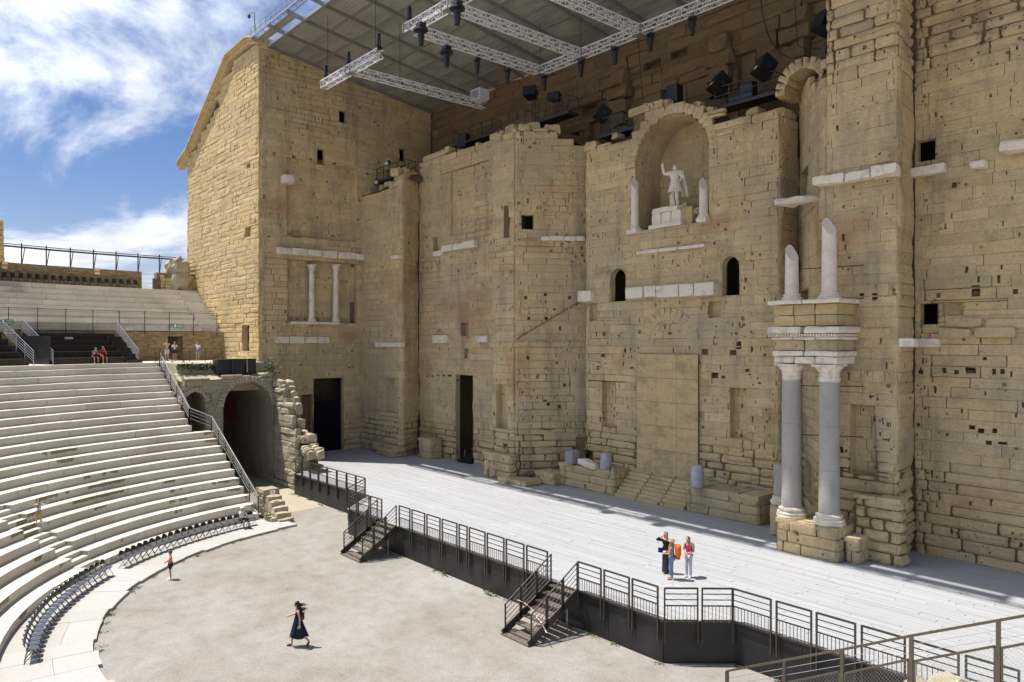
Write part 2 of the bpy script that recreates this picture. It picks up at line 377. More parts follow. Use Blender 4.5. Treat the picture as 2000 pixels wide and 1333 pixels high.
# ================================================================ masonry
class Face:
    def __init__(s,p,q,ends=(0,0)):
        s.O=Vector((p[0],p[1],0)); d=Vector((q[0]-p[0],q[1]-p[1],0)); s.L=d.length; s.T=d/s.L; s.N=Vector((s.T.y,-s.T.x,0)); s.ends=ends; s.amp=1.; s.pits=[]; s.gs=2.0
    def px(s,u,v):
        r=ray(u,v); k=(s.O-CAM).dot(s.N)/r.dot(s.N); p=CAM+r*k; return (p-s.O).dot(s.T),p.z
    def er(s,S,z):
        p=s.O+s.T*S+Vector((0,0,z))+s.N*3.7
        return s.amp*(.10*mnoise.noise(p*.5)+.06*mnoise.noise(p*1.5)+.03*mnoise.noise(p*4.1)-.02)
    def pt(s,S,z,d=0.):
        sh=0.; r=.14*s.amp
        if s.ends[1]:
            t=min(1,max(0,(s.L-S)/.45)); q=r*(1-t)**2; d-=q; sh-=q
        if s.ends[0]:
            t=min(1,max(0,S/.45)); q=r*(1-t)**2; d-=q; sh+=q
        return s.O+s.T*(S+sh)+Vector((0,0,z))+s.N*d
    def inset(s,s0,s1,dep):
        p=s.O+s.T*s0-s.N*dep; q=s.O+s.T*s1-s.N*dep; f=Face((p.x,p.y),(q.x,q.y)); f.amp=s.amp*.6; return f
def subtract(r,h):
    a,b,c,d=r; e,f,g,i=h
    if e>=b-1e-4 or f<=a+1e-4 or g>=d-1e-4 or i<=c+1e-4: return [r]
    o=[]
    if g>c: o.append((a,b,c,g))
    if i<d: o.append((a,b,i,d))
    lo,hi=max(c,g),min(d,i)
    if e>a: o.append((a,e,lo,hi))
    if f<b: o.append((f,b,lo,hi))
    return o
class Op:
    """an opening: rectangle or round-headed, dep metres deep"""
    def __init__(s,f,u0,v0,u1,v1,dep=1.5,arch=False,back='ochre',blocks=False,raw=None):
        if raw: s.s0,s.s1,s.z0,s.z1=raw
        else:
            uc=(u0+u1)/2
            s.s0=f.px(u0,v0)[0]; s.s1=f.px(u1,v0)[0]; s.z1=f.px(uc,v0)[1]; s.z0=f.px(uc,v1)[1]
        s.dep=dep; s.arch=arch; s.back=back; s.blocks=blocks
    def rects(s):
        if not s.arch: return [(s.s0,s.s1,s.z0,s.z1)]
        c=(s.s0+s.s1)/2; r=(s.s1-s.s0)/2; zs=s.z1-r; o=[(s.s0,s.s1,s.z0,zs)]; n=8
        for i in range(n):
            a=zs+r*i/n; b=zs+r*(i+1)/n; h=math.sqrt(max(0,r*r-((a+b)/2-zs)**2)); o.append((c-h,c+h,a,b))
        return o
    def outline(s):
        if not s.arch: return [(s.s0,s.z0),(s.s0,s.z1),(s.s1,s.z1),(s.s1,s.z0)]
        c=(s.s0+s.s1)/2; r=(s.s1-s.s0)/2; zs=s.z1-r
        return [(s.s0,s.z0)]+[(c-r*math.cos(math.pi*i/12),zs+r*math.sin(math.pi*i/12)) for i in range(13)]+[(s.s1,s.z0)]
class Wall:
    def __init__(s,name,label,cat,base,mat='ochre',seed=1,group=None):
        s.t=thing(name,label,cat,base,group); s.recs=[]; s.core=MB(); s.rev=MB(); s.rng=random.Random(seed); s.mat=M[mat]
    def face(s,f,z0,top,h=.48,w=.80,ops=(),rough=None,pit=.3,core=True,hvar=.12,cap=None,ragged=.0,ext=True,ct=-.35):
        rng=s.rng; rough=rough or (lambda S,z:.25)
        small=[o for o in ops if not o.arch and not o.blocks and (o.s1-o.s0)<.55 and (o.z1-o.z0)<.55]
        ops=[o for o in ops if o not in small]; f.pits+=[(o.s0,o.s1,o.z0,o.z1,o.dep) for o in small]
        rects=[r for o in ops for r in o.rects()]
        tz=max(top(f.L*i/40) for i in range(41)); z=z0; k=0
        while z<tz:
            hh=h*(1+rng.uniform(-hvar,hvar)); za,zb=z,z+hh; z=zb; S=0.; k+=1
            off=rng.uniform(.25,.9)*w
            while S<f.L-1e-3:
                e=S+(off if S==0 else w*rng.uniform(.62,4.5))
                if f.L-e<.35*w: e=f.L
                e=min(e,f.L); t=top((S+e)/2); zt=zb
                if za>t-.15: S=e; continue
                if zb>t:
                    if rng.random()<.5+ragged: S=e; continue
                    zt=zb if rng.random()<.6 else (za+zb)/2
                ps=[(S,e,za,zt)]
                for r in rects:
                    ps=[q for p in ps for q in subtract(p,r)]
                for p in ps:
                    if p[1]-p[0]>.05 and p[3]-p[2]>.05:
                        s.recs.append((f,p,rough((p[0]+p[1])/2,(p[2]+p[3])/2),rng.random(),pit,rng.randrange(9999)))
                S=e
        if core:
            n=max(1,int(f.L/.7)); ex=[(f.L*i/n,f.L*(i+1)/n) for i in range(n)]
            if ext and not f.ends[0]: ex.append((-.7,0))
            if ext and not f.ends[1]: ex.append((f.L,f.L+.7))
            for a,b in ex:
                t=top((a+b)/2)+ct
                ps=[(a,b,z0-.3,t)]
                for r in rects: ps=[q for p in ps for q in subtract(p,r)]
                for p in ps:
                    d=-.15
                    s.core.add([tuple(f.pt(p[0],p[2],d)),tuple(f.pt(p[1],p[2],d)),tuple(f.pt(p[1],p[3],d)),tuple(f.pt(p[0],p[3],d))],[(0,1,2,3)])
        if cap is not None:        # rough top reaching back to the rear wall
            n=max(1,int(f.L/.8))
            for i in range(n):
                a,b=f.L*i/n,f.L*(i+1)/n; ta,tb=top(a)-.25,top(b)-.25
                A=f.pt(a,ta,-.1);B=f.pt(b,tb,-.1)
                s.core.add([tuple(A),tuple(B),(B.x,cap,tb+.2),(A.x,cap,ta+.2)],[(0,1,2,3)])
        if cap is not None:
            S=.3
            while S<f.L-.2:
                z_=top(S)
                if z_<28 and rng.random()<.62:
                    w_=rng.uniform(.25,.6); MB().rock(f.pt(S,z_+rng.uniform(-.15,.22),-.45-rng.random()*.5),f.T*w_,f.N*rng.uniform(.3,.5),Vector((0,0,rng.uniform(.2,.42))),.11,.18,(2,2,2),rng.randrange(9999)).build('top_stone',s.mat,s.t)
                S+=rng.uniform(.5,1.3)
        for o in ops: s.opening(f,o)
    def opening(s,f,o):
        ol=o.outline(); n=len(ol); vs=[];fs=[]; room=o.dep>4 and not o.blocks and o.dep<9; dr=.5 if room else (o.dep+.3 if o.blocks else o.dep)
        for (S,z) in ol: vs.append(tuple(f.pt(S,z,-.04)))
        for (S,z) in ol: vs.append(tuple(f.pt(S,z,-dr)))
        for i in range(n):
            j=(i+1)%n; fs.append((i,j,n+j,n+i))
        if not o.blocks and not room: fs.append(tuple(range(2*n-1,n-1,-1)))
        mb=MB(); mb.add(vs,fs); mb.build('opening_reveal',s.mat,s.t)
        if room:                       # dark chamber behind the thin outer wall
            a,b,c,d=o.s0-1.2,o.s1+1.2,o.z0-.5,o.z1+.7; q=lambda S,z,dd:tuple(f.O+f.T*S+Vector((0,0,z))-f.N*dd)
            mb=MB(); mb.add([q(a,c,dr),q(b,c,dr),q(b,d,dr),q(a,d,dr),q(a,c,3.4),q(b,c,3.4),q(b,d,3.4),q(a,d,3.4),q(o.s0,o.z0,dr),q(o.s1,o.z0,dr),q(o.s1,o.z1,dr),q(o.s0,o.z1,dr)],
              [(4,5,6,7),(0,1,5,4),(1,2,6,5),(2,3,7,6),(3,0,4,7),(0,1,9,8),(1,2,10,9),(2,3,11,10),(3,0,8,11)]); mb.build('dark_chamber',M['mortar'],s.t)
        if o.blocks:
            g=f.inset(o.s0-.02,o.s1+.02,o.dep); s.face(g,o.z0,lambda q:o.z1+.01,h=(o.z1-o.z0)/max(1,round((o.z1-o.z0)/.5)),hvar=0,w=.85,ops=[],rough=lambda a,b:.15,pit=.2,core=True,ext=False,ct=.4)
    def block(s,mb,rec,rnd=None):
        f,(a,c,z0,z1),ro,off,pit,sd=rec; rng=random.Random(sd)
        g=.004+.019*ro*ro+.010*ro; a+=g*f.gs;c-=g*f.gs;z0+=g*.8;z1-=g*.8
        W,H=c-a,z1-z0
        if W<.03 or H<.03: return
        bs=min(.05+.10*ro,.3*W); bz=min(.05+.10*ro,.3*H)
        hs=[]
        for (h0,h1,k0,k1,dp) in f.pits:
            h0,h1,k0,k1=max(h0,a+.03),min(h1,c-.03),max(k0,z0+.03),min(k1,z1-.03)
            if h1-h0>.05 and k1-k0>.05: hs.append((h0,h1,k0,k1,dp))
        if W>.35 and H>.25:
            for _ in range(2):
                if len(hs)<3 and rng.random()<pit:
                    q=rng.uniform(.045,.09)*(1.7 if rng.random()<.15 else 1); h0=rng.uniform(a+.06,c-.06-q); k0=rng.uniform(z0+.05,z1-.05-q); hs.append((h0,h0+q,k0,k0+q*rng.uniform(.8,4.5) if k0+q*1.4<z1-.03 else k0+q,rng.uniform(.1,.22)))
        ss={a,a+bs,c-bs,c}; zs={z0,z0+bz,z1-bz,z1}
        for h in hs: ss|={h[0],h[1]}; zs|={h[2],h[3]}
        if not hs: ss.add((a+c)/2+rng.uniform(-.1,.1)*W)
        def clean(v,keep):
            v=sorted(v); o=[v[0]]
            for x in v[1:]:
                if x-o[-1]<.012:
                    if x in keep: o[-1]=x
                else: o.append(x)
            return o
        ss=clean(ss,{c}|{x for h in hs for x in h[:2]}); zs=clean(zs,{z1}|{x for h in hs for x in h[2:4]})
        no=(off-.5)*(.008+.02*ro+.11*ro*ro); e=.004+.03*ro+.06*ro*ro; vs=[];nx,nz=len(ss),len(zs)
        for j,z in enumerate(zs):
            for i,S in enumerate(ss):
                bd=(i in(0,nx-1))+(j in(0,nz-1))
                d=f.er(S,z)+no-(e if bd==1 else e*1.7 if bd==2 else 0)+rng.uniform(-1,1)*(.004+.012*ro+.035*ro*ro)*(.6 if bd else 1)
                js=rng.uniform(-.035,.035)*ro if bd<2 else (.03*ro*(1 if i==0 else -1))
                vs.append(tuple(f.pt(S+js,z+(rng.uniform(-.03,.03)*ro if 0<j<nz-1 else 0),d)))
        fs=[]
        for j in range(nz-1):
            for i in range(nx-1):
                A=j*nx+i; q=(A,A+1,A+nx+1,A+nx)
                sm,zm=(ss[i]+ss[i+1])/2,(zs[j]+zs[j+1])/2
                hole=next((h for h in hs if h[0]<sm<h[1] and h[2]<zm<h[3]),None)
                if hole:
                    o=len(vs)
                    for t in q:
                        v=Vector(vs[t])-f.N*hole[4]; vs.append(tuple(v))
                    fs.append((o,o+1,o+2,o+3))
                    for t in range(4): fs.append((q[t],q[(t+1)%4],o+(t+1)%4,o+t))
                else: fs.append(q)
        ring=[i for i in range(nx)]+[j*nx+nx-1 for j in range(1,nz)]+[(nz-1)*nx+i for i in range(nx-2,-1,-1)]+[j*nx for j in range(nz-2,0,-1)]
        o=len(vs)
        for t in ring:
            v=Vector(vs[t])-f.N*.24; vs.append(tuple(v))
        m=len(ring)
        for i in range(m): fs.append((ring[(i+1)%m],ring[i],o+i,o+(i+1)%m))
        mb.add(vs,fs,rnd=rnd)
    def finish(s,n=300,name='stone_block',core='mortar'):
        def area(r):
            f,(a,c,z0,z1),*_=r; p=f.pt((a+c)/2,(z0+z1)/2); d=depth(p)
            if d<1: return 0
            q=(p-CAM); u=1000+FPX*q.dot(RT)/d; v=666-FPX*q.z/d
            vis=1 if -40<u<2040 and -40<v<1370 else .01
            return vis*(c-a)*(z1-z0)*abs(q.normalized().dot(f.N))/d**2
        s.recs.sort(key=area,reverse=True); off=chain(s.t)
        for r in s.recs[:n]:
            mb=MB(); s.block(mb,r)
            if mb.f: obj(name,mb.mesh(name,s.mat,off),s.t)
        if len(s.recs)>n:
            mb=MB()
            for r in s.recs[n:]: s.block(mb,r,rnd=r[3])
            mb.build(name+'s',s.mat,s.t,kind='stuff')
        if s.core.f: s.core.build('wall_core',M[core],s.t)
        pass
def line(f,pts):
    q=sorted(f.px(u,v) for u,v in pts)
    def g(S):
        if S<=q[0][0]: return q[0][1]
        for (a,za),(b,zb) in zip(q,q[1:]):
            if S<=b: return za+(zb-za)*(S-a)/max(b-a,1e-6)
        return q[-1][1]
    return g
def worn(lo,hi,mid=.22,lowr=.85,topr=.9,fade=1.5):
    """rough, gappy courses below lo and above hi(S)"""
    def g(S,z):
        h=hi(S) if callable(hi) else hi
        a=max(0,min(1,(lo+fade-z)/fade))*lowr; b=max(0,min(1,(z-h+fade)/fade))*topr
        return max(.085+.75*max(0,mnoise.noise(Vector((S*.28,z*.28,lo)))-.08)+.3*max(0,mid-.2),a,b)
    return g
Y1,Y2,Y3,YR,YW,YB=33.8,36.2,34.0,37.1,36.6,41.6
XB=-60.0; YC=24.2
# ---- the tall gabled tower (west basilica)
W=Wall('gabled_tower','tall gabled sandstone tower closing the left end of the stage','tower',(XB,YC,0),'ochre_warm',3)
fs_=Face((-78.6,YC),(XB,YC),(1,1)); fs_.amp=.55; fs_.gs=6.0
side_top=line(fs_,[(365,325),(400,250),(455,112),(478,88),(503,88)])
W.face(fs_,0,side_top,h=.42,w=1.0,rough=lambda S,z:.24+.3*mnoise.noise(Vector((S*.4,z*.4,0))),pit=.08,
  ops=[Op(fs_,481,318,488,328,.8),Op(fs_,479,443,488,462,.8),Op(fs_,473,635,486,685,4.5)])
W.finish()
TOWER=W.t
W2=Wall('tower_face','stage-side face of the gabled tower, blind panels and doorway','wall',(XB+.0,YC+6,0),'ochre',4)
fb=Face((XB,YC),(XB,YB),(1,0))
fb_top=lambda S:36.9-S*.125
opsb=[Op(fb,613,738,671,888,4.6),Op(fb,589,770,611,888,.7),Op(fb,563,510,697,630,.55,blocks=True),Op(fb,560,318,697,466,.38,blocks=True),
 Op(fb,663,215,677,239,4.5),Op(fb,620,290,635,321,4.5),Op(fb,714,450,731,512,4.5),Op(fb,712,605,729,657,4.5),Op(fb,571,450,586,463,4.5),
 Op(fb,533,294,539,302,.5),Op(fb,570,303,575,309,.5),Op(fb,605,309,609,315,.5),Op(fb,652,316,656,322,.5),Op(fb,780,291,793,315,4.5)]
W2.face(fb,1.0,fb_top,h=.48,w=.82,ops=opsb,rough=worn(4,33,.3,.7,.4),pit=.22)
W2.finish()
# raking cornice and smooth gable blocks under the roof
cr=MB()
prof=[(-78.9,29.0),(-75.6,31.2),(-65.9,36.05),(-62.7,37.3),(-60.0,37.35)]
def cornice(pts,prj,h,y):
    mb=MB()
    for (xa,za),(xb,zb) in zip(pts,pts[1:]):
        for d0,z0,z1 in((prj*.35,-h,-h*.55),(prj*.65,-h*.55,-h*.25),(prj,-h*.25,0)):
            mb.add([(xa,y-d0,za+z0),(xb,y-d0,zb+z0),(xb,y+.4,zb+z0),(xa,y+.4,za+z0),(xa,y-d0,za+z1),(xb,y-d0,zb+z1),(xb,y+.4,zb+z1),(xa,y+.4,za+z1)],MB.BF)
    return mb
gp=[fs_.px(u,v) for u,v in((352,322),(372,292),(449,110),(488,76),(506,74))]
gp=[(-78.6+S,z+.15) for S,z in gp]
cornice(gp,.5,.62,YC).build('raking_cornice',M['ochre_warm'],TOWER)
bk=MB(); bk.add([(-78.4,YC+.1,0),(-78.4,YB,0),(-78.4,YB,29),(-78.4,YC+.1,29)],[(0,1,2,3)])
bk.add([(gp[i][0],YC+.1,gp[i][1]-.2) for i in range(len(gp))]+[(gp[i][0],YB,gp[i][1]-.2) for i in range(len(gp))],[(i,i+1,len(gp)+i+1,len(gp)+i) for i in range(len(gp)-1)])
bk.build('tower_roof',M['mortar'],TOWER)
# ---- left pier beside the tower face
p1a=(XB,Y1); p1b=(-53.1,Y1); p1c=(-54.1,Y2)
W=Wall('stage_pier','narrow stone pier beside the tower face, low steps at its foot','pier',(-56,Y1,4.5),'ochre',5,'projecting piers of the stage wall')
f=Face(p1a,p1b,(0,1)); F_P1=f
tp=line(f,[(735,368),(758,357),(762,352),(786,338)])
W.face(f,1.4,tp,rough=worn(4.2,tp,.25),ops=[Op(f,753,739,770,805,.45)],cap=YB,ragged=.1)
f2=Face(p1b,p1c,(1,0)); tp2=line(f2,[(786,338),(822,330)])
W.face(f2,1.4,tp2,rough=worn(4.2,tp2,.25),cap=YB); W.finish(200)
# ---- recessed wall with the side door
W=Wall('stage_wall','recessed stage wall with a tall side doorway and tan curtain','wall',(-48,Y2,4.5),'ochre',6)
f=Face(p1c,(-40.4,Y2)); F_W2=f
tp=line(f,[(822,318),(838,310),(850,296),(900,290),(950,275),(975,262)])
W.face(f,1.4,tp,rough=worn(4.0,tp,.25),pit=.3,ops=[Op(f,889,732,923,902,4.6),Op(f,880,328,926,457,.22,blocks=True),Op(f,845,463,854,491,4.5),Op(f,899,630,913,656,.5),
  Op(f,832,731,838,736,.2),Op(f,842,731,848,736,.2),Op(f,853,731,859,736,.2),Op(f,864,731,870,736,.2),Op(f,875,731,881,736,.2),Op(f,906,680,914,700,.3)],cap=YB,ragged=.1)
W.finish()
# ---- left pier of the central bay, and its slanting flank
pa,pb,pc=(-41.6,Y3),(-38.95,Y3),(-35.2,39.1)
W=Wall('stage_pier','broad stone pier with slanting flank left of the statue niche wall','pier',(-40,Y3,4.5),'ochre',7,'projecting piers of the stage wall')
f=Face(pa,pb,(1,1)); F_P3=f; tp=line(f,[(955,272),(980,262),(1004,250)])
W.face(f,1.4,tp,rough=worn(4.4,tp,.25),ops=[Op(f,969,750,990,836,.5),Op(f,982,866,990,876,.3)],cap=YB)
f=Face(pb,pc,(1,0)); F_P3R=f; tp=line(f,[(1003,252),(1020,246),(1085,246),(1092,262),(1120,265),(1140,282)])
W.face(f,1.4,tp,rough=worn(4.6,tp,.28),ops=[Op(f,1019,419,1042,447,4.5)]+[Op(f,u,v,u+6,v+7,.3) for u,v in((1024,577),(1062,571),(1110,577),(1030,618),(1064,618),(1080,598),(1062,780),(1090,790),(1068,785),(1100,748),(1028,695))],cap=YB,ragged=.15,pit=.35)
W.finish()
# ---- central wall with the statue niche
XL=at_y(1139,600,YR).x; XR=at_y(1523,600,YR).x
W=Wall('central_stage_wall','central stage wall with arched statue niche, two arched windows and blocked door','wall',((XL+XR)/2,YR,3),'ochre',8)
f=Face((XL,YR),(XR,YR),(1,1)); FR=f
tp=line(f,[(1139,295),(1150,282),(1195,268),(1230,258),(1236,255),(1240,210),(1300,196),(1380,205),(1392,240),(1420,236),(1460,214),(1500,212),(1523,205)])
niche=Op(f,1240,221,1384,441,2.6,arch=True,blocks=False)
NI=niche
ho=[(1172,688,1181,697),(1218,680,1224,688),(1370,681,1382,693),(1424,683,1437,694),(1387,727,1402,743),(1439,666,1447,672),(1165,714,1171,722),(1230,716,1236,722),(1455,720,1464,726),(1408,733,1416,739),(1490,690,1497,697),(1175,648,1181,656),(1246,644,1252,651),(1435,668,1447,681),(1384,588,1408,620),(1150,592,1164,626),(1305,648,1311,653),(1328,700,1334,706),(1480,745,1486,750),(1461,727,1467,732)]
ops=[niche,Op(f,1192,524,1221,588,4.5,arch=True),Op(f,1410,500,1443,576,4.5,arch=True),Op(f,1176,745,1201,834,.4,blocks=True),Op(f,1425,757,1460,856,.45,blocks=True),Op(f,1129,878,1156,902,4.5)]+[Op(f,*h,.35) for h in ho]
W.face(f,1.4,tp,rough=worn(4.8,tp,.25),ops=ops,pit=.42,cap=YB,ragged=.1)
g=f.inset(niche.s0-.3,niche.s1+.3,2.6); g.amp=.8
W.face(g,niche.z0-.3,lambda S:niche.z1+.2,h=.5,w=.95,rough=lambda a,b:.3,ops=[Op(g,1254,372,1279,436,4.6)])
f2=Face((XR,YR),(XR,39.2),(1,0)); tp2=lambda S:tp(99)
W.face(f2,1.4,tp2,rough=worn(4.5,24,.25),cap=None)
W.finish()
VW=W.t
def voussoirs(f,s_c,zs,ri,ro,n,d0,d1,par,mat,jit=.05,seed=0,a0=0,a1=180,name='voussoir'):
    for i in range(n):
        A=R_(a0+(a1-a0)*(i+.5)/n); da=R_((a1-a0)/n)*.5
        rm=(ri+ro)/2; c=f.O+f.T*(s_c-rm*math.cos(A))+Vector((0,0,zs+rm*math.sin(A)))+f.N*((d0+d1)/2)
        rad=-f.T*math.cos(A)+Vector((0,0,math.sin(A))); tan=f.T*math.sin(A)+Vector((0,0,math.cos(A)))
        k=random.Random(seed+i).uniform(.9,1.12)
        mb=MB().rock(c,tan*(rm*da*1.0),f.N*((d0-d1)/2),rad*((ro-ri)/2*k),jit,.12,(2,3,2),seed+i)
        mb.build(name,mat,par)
sc=(niche.s0+niche.s1)/2; rn=(niche.s1-niche.s0)/2; zsn=niche.z1-rn
voussoirs(FR,sc,zsn,rn,rn+.62,25,.03,-.9,VW,M['ochre'],.035,10)
voussoirs(FR,sc,zsn,rn-.02,rn+.5,14,-.92,-1.75,VW,M['ochre'],.04,60)
voussoirs(FR,sc,zsn,rn-.02,rn+.5,16,-1.77,-2.6,VW,M['ochre'],.04,90)
# shallow relieving arch scar over the blocked door
sa0,za0=FR.px(1266,690); sa1,_=FR.px(1346,690); zt=FR.px(1306,616)[1]
voussoirs(FR,(sa0+sa1)/2,za0+.6,(sa1-sa0)/2-.1,(sa1-sa0)/2+.75,13,.05,-.2,VW,M['ochre'],.02,130,a0=8,a1=172)
# ---- right pier of the central bay, with its slanting flank and small vault
qa,qb,qc,qd=(XR,39.2),(-16.7,Y3),(-13.2,Y3),(-13.55,YW)
W=Wall('stage_pier','massive stone pier behind the granite column pair','pier',(-15,Y3,4.5),'ochre',9,'projecting piers of the stage wall')
f=Face(qa,qb,(0,1)); F_RN=f; tpn=line(f,[(1562,170),(1600,150),(1606,90)])
W.face(f,1.4,tpn,rough=worn(4.5,tpn,.25),ops=[Op(f,1563,330,1577,386,4.5),Op(f,1561,566,1577,590,4.5),Op(f,1569,905,1590,975,.4)],cap=YB)
f=Face(qb,qc,(1,1)); F_RP=f; tp=lambda S:29.
W.face(f,1.4,tp,h=.5,w=.85,rough=worn(5.6,24.2,.25,.95),ops=[Op(f,1660,790,1709,926,.55,blocks=True),Op(f,1678,572,1687,583,.3),Op(f,1703,572,1714,584,.3),Op(f,1742,565,1755,576,.3),Op(f,1727,824,1735,833,.3),Op(f,1722,857,1737,862,.3)],pit=.3,cap=YB)
f=Face(qc,qd,(1,0)); W.face(f,1.4,tp,h=.5,w=.85,rough=worn(5.2,24,.25,.9),cap=YB)
W.finish()
PV=W.t
vf=Face((XR,37.1),(-16.7,37.1)); vs0=vf.px(1530,160)[0]; vs1=vf.px(1604,160)[0]; vz=vf.px(1566,170)[1]
voussoirs(vf,(vs0+vs1)/2,vz,.95,1.6,11,.08,-1.8,PV,M['ochre'],.06,200,a0=-8,a1=172)
# ---- right wall running out of the picture
W=Wall('stage_wall','right-hand stage wall with square windows and a broken cornice line','wall',(-6,YW,4.5),'ochre',10)
f=Face(qd,(4,YW)); F_RW=f
hr=[(1793,722,1803,730),(1813,722,1820,730),(1840,718,1848,728),(1863,722,1872,730),(1885,717,1905,729),(1937,720,1945,731),(1953,720,1962,730),(1919,697,1927,703),(1893,830,1905,838),(1911,836,1923,848),(1939,836,1948,845),(1926,860,1938,868),(1950,862,1968,868),(1790,825,1797,833),(1827,571,1836,580),(1897,556,1914,578),(1978,564,1988,574),(1858,355,1868,366),(1840,590,1880,616),(1936,626,1944,630)]
W.face(f,1.4,lambda S:29.5,h=.5,w=.85,rough=worn(5.0,24.6,.2,.7),ops=[Op(f,1790,272,1826,313,4.5),Op(f,1797,592,1831,638,4.5)]+[Op(f,*h,.3) for h in hr],pit=.3,cap=YB)
W.finish()
# ---- rear wall under the roof
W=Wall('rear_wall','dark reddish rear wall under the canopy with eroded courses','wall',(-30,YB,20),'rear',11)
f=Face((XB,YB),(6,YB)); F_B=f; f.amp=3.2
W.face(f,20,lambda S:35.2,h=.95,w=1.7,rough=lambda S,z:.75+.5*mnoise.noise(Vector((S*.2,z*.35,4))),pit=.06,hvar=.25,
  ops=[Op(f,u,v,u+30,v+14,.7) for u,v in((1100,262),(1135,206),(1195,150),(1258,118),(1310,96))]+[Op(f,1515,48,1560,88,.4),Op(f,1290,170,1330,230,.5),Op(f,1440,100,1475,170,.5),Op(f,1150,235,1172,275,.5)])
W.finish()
pil=MB()
for u in (1215,1410,1560): 
    S=f.px(u,150)[0]
    for j in range(8):
        z=23.5+j*1.0; pil.rock(f.pt(S,z,.15),f.T*(.9+.15*math.sin(j*2+u)),f.N*.55,Vector((0,0,.5)),.22,.16,(3,2,2),u+j)
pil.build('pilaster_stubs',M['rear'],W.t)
# ---- dressed ledges and marble bands
def band(name,label,f,u0,v0,u1,v1,proud,mat,piece=1.2,jit=.05,b=.05,cat='frieze',parent=None,pname='marble_piece',vary=.12,seed=0):
    s0,z1=f.px(u0,v0); z0=f.px(u0,v1)[1]; s1=f.px(u1,v0)[0]
    t=parent or thing(name,label,cat,tuple(f.pt((s0+s1)/2,z0,0)))
    n=max(1,round((s1-s0)/piece)); rng=random.Random(int(u0*7+v0)+seed); cut=[0]+sorted((i+rng.uniform(-.2,.2))/n for i in range(1,n))+[1]
    for a,c in zip(cut,cut[1:]):
        A=s0+(s1-s0)*a+.01; B=s0+(s1-s0)*c-.01; pr=proud*(1+rng.uniform(-vary,vary)); dz=(z1-z0)*rng.uniform(-vary,vary)*.3
        mb=MB().rock(f.O+f.T*((A+B)/2)+f.N*((pr-.25)/2)+Vector((0,0,(z0+z1)/2+dz)),f.T*((B-A)/2),f.N*((pr+.25)/2),Vector((0,0,(z1-z0)/2*(1+rng.uniform(-vary,vary)))),jit,b,(4,2,3),rng.randrange(999))
        mb.build(pname,mat,t)
    return t
MA=M['marble']
band('marble_lintel','long white marble lintel above the two small columns on the tower face',fb,540,482,713,495,.45,MA,1.5,.05)
band('marble_band','white marble strip below the small columns on the tower face',fb,537,657,642,670,.2,MA,1.1,.03)
band('marble_sill','thin white marble sill under the two small columns',fb,567,627,663,632,.25,MA,2,.02,cat='sill')
band('marble_bracket','white marble stub jutting from the tower face, upper left of the panel',fb,548,343,567,358,.8,MA,2,.05,cat='bracket')
band('marble_band','short marble strip low on the pier beside the tower',F_P1,735,668,786,677,.15,MA,1.4,.02)
band('marble_band','small marble ledge high on the pier beside the tower',F_P1,767,500,784,507,.3,MA,1.4,.03)
band('marble_band','long white marble ledge high on the recessed wall',F_W2,868,480,934,492,.35,MA,1.6,.04)
band('marble_band','short marble ledge left of the longer one on the recessed wall',F_W2,850,491,869,501,.3,MA,1.6,.04)
band('marble_block','white marble block upper left of the side doorway',F_W2,848,655,878,669,.3,MA,2,.03,cat='block')
band('marble_block','white marble block upper right of the side doorway',F_W2,934,655,957,668,.3,MA,2,.03,cat='block')
band('marble_band','broken row of small marble pieces on the slanting flank',F_P3R,1056,461,1141,469,.2,MA,.7,.05)
band('marble_frieze','big white marble frieze between the two arched windows',FR,1231,563,1404,584,.5,MA,1.25,.06,seed=2)
band('marble_block','white marble block at the left edge of the central wall',FR,1135,569,1162,590,.35,MA,2,.04,cat='block')
band('marble_strip','thin white marble strip below the statue niche',FR,1243,491,1378,497,.12,MA,1.5,.02)
band('marble_cornice','broken white marble cornice crossing the right pier',F_RP,1596,349,1758,368,.5,M['marble'],1.2,.11,.08,vary=.14)
band('marble_cornice','white marble cornice piece right of the broken cornice',F_RW,1781,331,1851,349,.4,MA,2.4,.05)
band('marble_block','small white marble block on the right wall cornice line',F_RW,1898,316,1931,332,.4,MA,2,.09,.2,cat='block')
band('marble_block','white marble cornice block at the right picture edge',F_RW,1957,282,2040,306,.9,MA,3,.09,.2,cat='block')
band('marble_band','white marble strip on the foot line of right pier',F_RP,1757,661,1790,676,.2,MA,2,.03)
band('marble_band','white marble strip below the lower window of right wall',F_RW,1781,661,1839,676,.18,MA,1.2,.03)
band('stone_cornice','ochre cornice stones below the lower right window',F_RW,1832,640,1990,660,.25,M['ochre'],1.3,.07,.14,pname='cornice_stone',vary=.25)
band('stone_cornice','second course of eroded cornice stones on right wall',F_RW,1845,622,2010,640,.1,M['ochre'],1.5,.07,.14,pname='cornice_stone',vary=.25)
band('stone_ledge','weathered stone ledge line across the slanting flank',F_P3R,1003,668,1141,676,.12,M['ochre'],1.2,.05,pname='ledge_stone',cat='ledge')
band('stone_ledge','weathered stone ledge high on the slanting flank',F_P3R,1003,470,1057,477,.16,M['ochre'],1.2,.05,pname='ledge_stone',cat='ledge')
band('stone_ledge','weathered ledge line across the front of broad pier',F_P3,958,669,1003,677,.12,M['ochre'],1.2,.05,pname='ledge_stone',cat='ledge')
band('stone_ledge','dressed ledge above the slot niche on pier beside the tower',F_P1,735,862,786,872,.5,M['ochre'],1.5,.05,pname='ledge_stone',cat='ledge')
band('stone_ledge','weathered ledge line across the recessed wall',F_W2,822,505,850,512,.15,M['ochre'],1.2,.05,pname='ledge_stone',cat='ledge')
